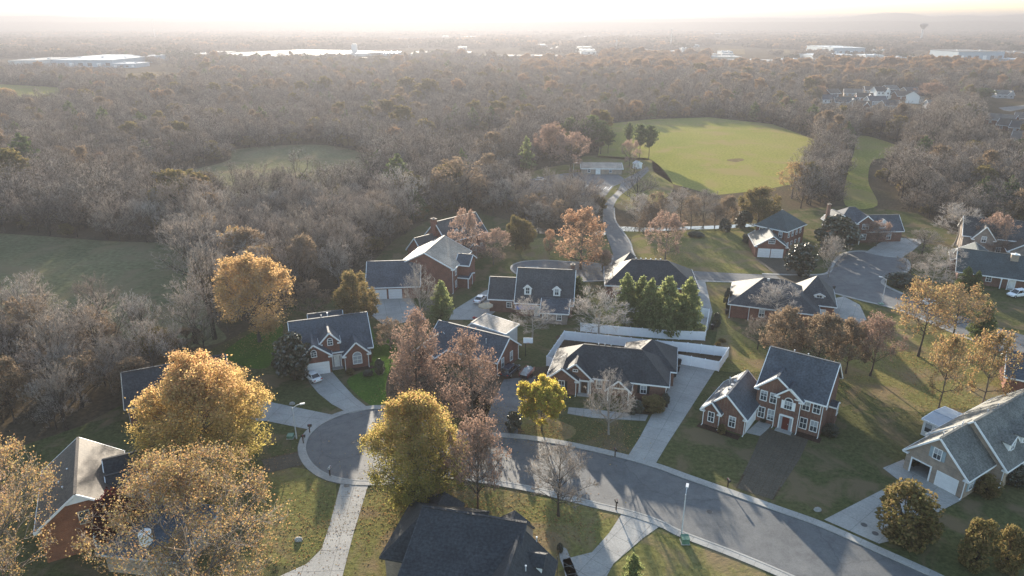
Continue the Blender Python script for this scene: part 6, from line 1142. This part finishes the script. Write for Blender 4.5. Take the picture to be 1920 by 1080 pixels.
# ------------------------------------------------------------------ far houses, works and masts
def far_house(px, py, w, label, brick='brick_tan', roof='shingle_grey', yaw=0, st=1, gab='x', depth=10):
    h = House(G(px, py), yaw, label, group='houses of the far right estate', brick=brick, roof=roof); e = 2.8 * st + 0.2
    h.gable(0, w, 0, depth, e, e + 3.2, 'x')
    if gab == 'y': h.gable(w * 0.55, w * 0.95, -2.0, 4, e, e + 2.8, 'y')
    for s in range(st):
        for k in range(3): h.window(w * (0.18 + 0.3 * k), -2.0 if (gab == 'y' and k == 2) else 0, 1.6 + 2.8 * s, 1.3, 1.5)
    return h
for a in ((1542, 194, 14, 'pale house with white gable, leftmost of the far right houses', 'white_siding', 'shingle_slate', 10, 1, 'y'), (1566, 199, 16, 'dark green-roofed house in front of the far right group', 'brick_tan', 'shingle_green', -8, 1, 'y'), (1582, 181, 14, 'tan-roofed house behind the far right group', 'brick_tan', 'shingle_tan', -20, 1, 'x'),
          (1642, 185, 11, 'tall white-fronted house in the far right group', 'white_siding', 'shingle_black', 4, 2, 'y'), (1668, 185, 9, 'low dark-roofed garage right of the tall white house', 'white_siding', 'shingle_black', 0, 1, 'x'), (1682, 187, 17, 'brown house with dark long roof in the far right group', 'brick_brown', 'shingle_brown', 6, 1, 'y'), (1722, 195, 10, 'white gabled house at the right of the far right group', 'white_siding', 'shingle_slate', 40, 2, 'x'), (1630, 197, 14, 'blue-roofed low house in the middle of the far right group', 'grey_siding', 'shingle_slate', 2, 1, 'x'), (1778, 172, 12, 'small blue-roofed house behind the pinkish tree', 'grey_siding', 'shingle_slate', 5, 1, 'x'), (1826, 170, 12, 'dark-gabled house behind the evergreens at far right', 'white_siding', 'shingle_black', 8, 1, 'y'),
          (1868, 184, 13, 'pale grey house by the far right street', 'grey_siding', 'shingle_grey', -10, 1, 'y'), (1846, 232, 15, 'first of the dark-roofed row at the right edge, with sunlit slope', 'brick_red', 'shingle_tan', -50, 1, 'x'), (1866, 243, 15, 'second of the dark-roofed row at the right edge', 'brick_brown', 'shingle_brown', -50, 1, 'x'), (1890, 248, 16, 'third of the dark-roofed row at the right edge', 'brick_brown', 'shingle_charcoal', -45, 1, 'x'), (1893, 270, 15, 'pale-gabled house at the front of the right edge row', 'white_siding', 'shingle_tan', -40, 1, 'y'), (1606, 190, 12, 'brown-roofed house between the tan roof and the tall white house', 'brick_red', 'shingle_brown', -15, 1, 'y'), (1700, 178, 12, 'dark-roofed house behind the brown long-roofed one', 'brick_tan', 'shingle_charcoal', 12, 1, 'x'), (1742, 205, 11, 'grey house below the pinkish tree', 'grey_siding', 'shingle_grey', 0, 1, 'x'), (1900, 230, 14, 'tan-roofed house at the very edge above the dark-roofed row', 'brick_tan', 'shingle_tan', -35, 1, 'x'), (1556, 182, 11, 'small brown-roofed house at the left rear of the far right group', 'brick_brown', 'shingle_brown', 20, 1, 'x'), (1622, 176, 12, 'brown-roofed house behind the tall white-fronted house', 'brick_tan', 'shingle_brown', -10, 1, 'x'), (1664, 174, 12, 'grey-roofed house at the rear right of the tall white house', 'brick_red', 'shingle_grey', 15, 1, 'x'), (1598, 206, 12, 'brown house lowest in front of the far right group', 'brick_brown', 'shingle_brown', -25, 1, 'y'), (1660, 206, 13, 'charcoal-roofed house lowest in the middle of the far right group', 'brick_tan', 'shingle_charcoal', 10, 1, 'y'), (1908, 258, 14, 'brown-roofed house cut by the right edge below the tan roof', 'brick_red', 'shingle_brown', -45, 1, 'x')):
    far_house(*a)
sheet('street', PX([(1872, 202), (1930, 196), (1930, 202), (1895, 209), (1882, 207)]), 0.04, 'asphalt_old')
def block(x0, x1, yb, yt, depth, label, yb2=None, wall='wall_white', roof='flat_roof_white', name='warehouse', cat='warehouse', yaw=0.0, bays=10, group='works and warehouses on the plain', docks=True):
    A = np.array(G(x0, yb)); B = np.array(G(x1, yb2 or yb)); yaw = yaw or math.degrees(math.atan2(B[1] - A[1], B[0] - A[0])); W = float(np.linalg.norm(B - A)); H = max(5.0, height_at((x0 + x1) / 2, yb, yt)); r = empty(name, (*A, 0), label, cat, group, R(yaw))
    m = MB(); m.box(0, W, 0, depth, 0, H); m.obj('wall', wall, r); m = MB(); m.box(-0.4, W + 0.4, -0.4, depth + 0.4, H, H + 0.5); ro = m.obj('roof', roof, r); m = MB()
    for k in range(max(2, int(W / 30))):
        x = W * (k + 0.5) / max(2, int(W / 30)); m = MB(); m.box(x - 1.5, x + 1.5, depth * 0.4, depth * 0.4 + 3, H + 0.5, H + 2.0); m.obj('roof_unit', 'galvanised', ro)
    if docks:
        for k in range(bays):
            x = W * (k + 0.5) / bays; m = MB(); m.box(x - W / bays * 0.24, x + W / bays * 0.24, -0.12, 0.05, H * 0.15, H * 0.62); m.obj('window', 'glass_pane' if k % 3 else 'garage_white', r)
    return r
block(76, 212, 126, 113, 170, 'big pale blue warehouse at the upper left', None, 'wall_blue', 'metal_roof', bays=8); block(18, 78, 128, 114, 90, 'lower white works building attached left of the blue warehouse', None, 'wall_white', 'flat_roof_white', bays=9)
block(212, 255, 127, 120, 40, 'low shed right of the blue warehouse', None, 'wall_blue', 'metal_roof', bays=4)
block(372, 552, 108, 102.5, 260, 'very long white-roofed warehouse in the upper middle left', 114, 'wall_white', 'flat_roof_white', bays=24); block(350, 392, 108, 104, 130, 'low white wing left of the very long warehouse', None, 'wall_white', 'flat_roof_white', bays=5)
r = block(660, 668, 104, 84, 14, 'white tower on the end of the very long warehouse', None, 'wall_white', 'flat_roof_white', 'tower', 'tower', docks=False)
for a in ((672, 765, 116, 111, 30, 'row of low white sheds right of the long warehouse', None, 'wall_white', 'flat_roof_white'), (770, 880, 106, 102, 90, 'wide grey-roofed works in the glare of the sun', None, 'wall_white', 'flat_roof_grey'), (882, 1050, 111, 106, 40, 'long low works with white edge right of the grey-roofed works', None, 'wall_white', 'flat_roof_grey'), (1000, 1042, 88, 85, 60, 'thin white-roofed building beyond the long low works', None, 'wall_white', 'flat_roof_white'), (1086, 1118, 93, 89, 60, 'small pale roof left of the tall mast', None, 'wall_beige', 'flat_roof_white'),
          (1130, 1170, 86, 82, 60, 'pale hall behind the tall mast', None, 'wall_white', 'flat_roof_white'), (1222, 1250, 86, 81, 50, 'white hall by the right mast', None, 'wall_white', 'flat_roof_white'), (1190, 1215, 98, 94, 50, 'small pale shed below the right mast', None, 'wall_white', 'flat_roof_grey'), (1334, 1390, 115, 107, 45, 'white-roofed building with dark windows above the orange trees', None, 'wall_beige', 'flat_roof_white'), (1376, 1428, 121, 114, 40, 'pale blue low building right of the dark-windowed one', None, 'wall_blue', 'flat_roof_grey'),
          (1450, 1545, 123, 116, 60, 'low white-roofed building in front of the blue works', None, 'wall_white', 'flat_roof_white'), (1532, 1622, 112, 105, 90, 'lower block of the blue-grey works', None, 'wall_blue', 'metal_roof'), (1560, 1620, 106, 90, 120, 'tall blue-grey works block, highest on the right', None, 'wall_blue', 'metal_roof'), (1622, 1656, 114, 104, 40, 'glazed office beside the blue-grey works', None, 'wall_white', 'metal_roof'), (1624, 1670, 121, 116, 30, 'long white shed in front of the glazed office', None, 'wall_white', 'flat_roof_white'), (1680, 1730, 114, 109, 40, 'terrace with pale gables right of the glazed office', None, 'wall_beige', 'metal_roof'),
          (1794, 1880, 116, 97, 80, 'large grey building behind smoke at the right', None, 'wall_blue', 'flat_roof_grey'), (1890, 1935, 112, 99, 80, 'grey building cut by the right edge', None, 'wall_blue', 'flat_roof_grey'), (1700, 1740, 83, 79, 70, 'pale roof under the water tower', None, 'wall_white', 'flat_roof_white'), (1424, 1462, 63, 60, 150, 'white roofs in the far haze on the right', None, 'wall_white', 'flat_roof_white'), (780, 800, 63, 61, 100, 'lone white roof in the far glare', None, 'wall_white', 'flat_roof_white'), (1545, 1570, 69, 66, 100, 'bright sheds in the far right haze', None, 'wall_white', 'flat_roof_white'), (740, 782, 86, 82, 60, 'white sheds beyond the tower', None, 'wall_white', 'flat_roof_white'), (1185, 1205, 70, 68, 60, 'small white roof in the middle haze', None, 'wall_white', 'flat_roof_white'), (430, 480, 80, 76, 60, 'pale buildings beyond the long warehouse', None, 'wall_white', 'flat_roof_white'), (1895, 1915, 77, 74, 50, 'bright pale roof at the far right edge', None, 'wall_beige', 'flat_roof_white'), (940, 975, 76, 74, 80, 'narrow white roof in the sun glare', None, 'wall_white', 'flat_roof_white')):
    block(*a, bays=6)
rb = random.Random(12)
SHED = ['small pale shed in the hazy works district', 'small grey roof in the hazy works district', 'small bluish hall in the hazy works district']
for k in range(46):
    px = rb.uniform(690, 1930); py = rb.uniform(62, 119) if px > 1300 or rb.random() < 0.5 else rb.uniform(70, 108); w = rb.uniform(8, 30) * (0.5 + (py - 55) / 60); t = k % 3
    block(px, px + w, py, py - rb.uniform(1.0, 2.6) * (0.5 + (py - 55) / 50), rb.uniform(15, 50), SHED[t], None, ('wall_white', 'wall_beige', 'wall_blue')[t], ('flat_roof_white', 'flat_roof_grey', 'metal_roof')[t], 'shed', 'shed', bays=3, group='small sheds in the hazy works district')
def mast(px, by, ty, label, w=1.6):
    X, Y = G(px, by); H = height_at(px, by, ty); r = empty('radio_mast', (X, Y, 0), label, 'mast', 'lattice masts')
    m = MB(); P = [(w * math.cos(a), w * math.sin(a)) for a in (0.5, 2.6, 4.7)]
    for p in P: m.beam((*p, 0), (*p, H), 0.3, 0.3)
    m.obj('leg', 'galvanised', r); m = MB(); n = int(H / 5)
    for k in range(n):
        for i in range(3): m.beam((*P[i], k * 5), (*P[(i + 1) % 3], k * 5 + 5), 0.14, 0.14)
    m.obj('bracing', 'galvanised', r)
    for k in range(3):
        m = MB(); z = H * (0.98 - 0.14 * k); m.cyl((0, 0), w * 1.9, z - 1.6, z, 8); m.obj('antenna', 'cover_grey', r)
    m = MB(); m.cyl((0, 0), 0.12, H, H * 1.06, 6); m.obj('aerial', 'galvanised', r)
mast(291, 72, 35, 'radio mast with antennas standing in the haze at the upper left', 2.0); mast(1155, 100, 74, 'dark lattice mast in the middle of the plain', 1.2); mast(1257, 92, 54, 'thin mast right of the middle mast', 1.2)
# water tower
X, Y = G(1726, 78); H = height_at(1726, 78, 44); r = empty('water_tower', (X, Y, 0), 'funnel-topped water tower in the right-hand haze', 'water tower'); s = FPX / (Y * CT + CAM_H * ST); wr = 7.5 / s
m = MB(); m.cyl((0, 0), wr * 0.34, 0, H * 0.25, 18, wr * 0.24); m.cyl((0, 0), wr * 0.24, H * 0.25, H * 0.68, 18, wr * 0.24); m.obj('stem', 'wall_white', r)
m = MB(); m.cyl((0, 0), wr * 0.24, H * 0.68, H * 0.9, 24, wr); m.cyl((0, 0), wr, H * 0.9, H * 0.96, 24, wr); m.cyl((0, 0), wr, H * 0.96, H, 24, wr * 0.5); m.obj('tank', 'flat_roof_grey', r)
# flood light of the far sports field
X, Y = G(1796, 122); r = empty('floodlight_mast', (X, Y, 0), 'dark floodlight mast before the large grey building', 'floodlight'); H = height_at(1796, 122, 104); m = MB(); m.cyl((0, 0), 0.6, 0, H, 8, 0.4); m.obj('pole', 'black_metal', r); m = MB(); m.box(-2, 2, -0.4, 0.4, H - 4, H); m.obj('lamp_head', 'black_metal', r)
# hills
def hill(name, pts, D, wid, seed):
    g2 = np.random.default_rng(seed); xs = np.linspace(pts[0][0], pts[-1][0], 160); ys = np.interp(xs, [p[0] for p in pts], [p[1] for p in pts]); ys = ys - 0.35 * noise2(xs, xs * 0, 14, seed)
    Z = np.array([CAM_H + D / (CT + (540 - y) / FPX * ST) * (-ST + (540 - y) / FPX * CT) for y in ys]); Z = np.maximum(Z, 2); wX = np.array([(x - 960) / FPX * (D * CT + CAM_H * ST) for x in xs])
    J = np.linspace(-1, 1, 25); V = np.zeros((25, 160, 3))
    for j, t in enumerate(J): V[j, :, 0] = wX * (1 + t * wid / D); V[j, :, 1] = D + t * wid; V[j, :, 2] = Z * (math.cos(t * math.pi / 2) ** 1.3) + (0 if abs(t) == 1 else 5 * noise2(wX, V[j, :, 1], 130, seed + 1) * (1 - t * t)) - (3 if abs(t) == 1 else 0)
    i = np.arange(24)[:, None] * 160 + np.arange(159)[None]; Q = np.stack([i, i + 1, i + 161, i + 160], -1).reshape(-1, 4)
    me = fast_mesh(name, V, Q, None, ('hill_woods',)); me.polygons.foreach_set('use_smooth', np.ones(len(Q), bool)); o = bpy.data.objects.new(name, me); COL.objects.link(o); o['kind'] = 'structure'
hill('hill', [(-400, 36), (-100, 31), (0, 29.5), (95, 29), (150, 31.5), (300, 33), (430, 34.5), (560, 36), (700, 38.5)], 6000, 1100, 1)
hill('hill', [(560, 38), (640, 34), (680, 28.5), (750, 26.5), (800, 29.5), (850, 30.5), (900, 29.5), (935, 32), (965, 37), (1030, 39.5)], 6900, 900, 2)
hill('hill', [(940, 40), (1080, 37.5), (1180, 35), (1300, 34.5), (1420, 33), (1540, 33.5), (1590, 30.5), (1625, 26.5), (1668, 24), (1705, 26), (1740, 31), (1790, 28), (1825, 28.5), (1850, 30.5), (1890, 27), (1960, 25), (2100, 30), (2300, 36)], 6200, 1100, 3)
hill('hill', [(-500, 43), (0, 41.5), (300, 40.5), (700, 42), (1000, 41.5), (1400, 41), (1700, 40), (2000, 41), (2400, 43)], 4700, 500, 4)
# haze
m = MB(); m.box(-15500, 15500, -700, 15500, -1.0, 142.0); hz = m.obj('haze', 'glass_pane'); hz['kind'] = 'stuff'
mt = bpy.data.materials.new('haze'); mt.use_nodes = True; nt = mt.node_tree; nt.nodes.remove(nt.nodes['Principled BSDF']); pv = nt.nodes.new('ShaderNodeVolumePrincipled'); pv.inputs['Color'].default_value = (0.205, 0.21, 0.238, 1); pv.inputs['Density'].default_value = HAZE_DENSITY; pv.inputs['Anisotropy'].default_value = HAZE_G
nt.links.new(pv.outputs[0], nt.nodes['Material Output'].inputs['Volume']); mt.cycles.homogeneous_volume = True; hz.data.materials.clear(); hz.data.materials.append(mt)
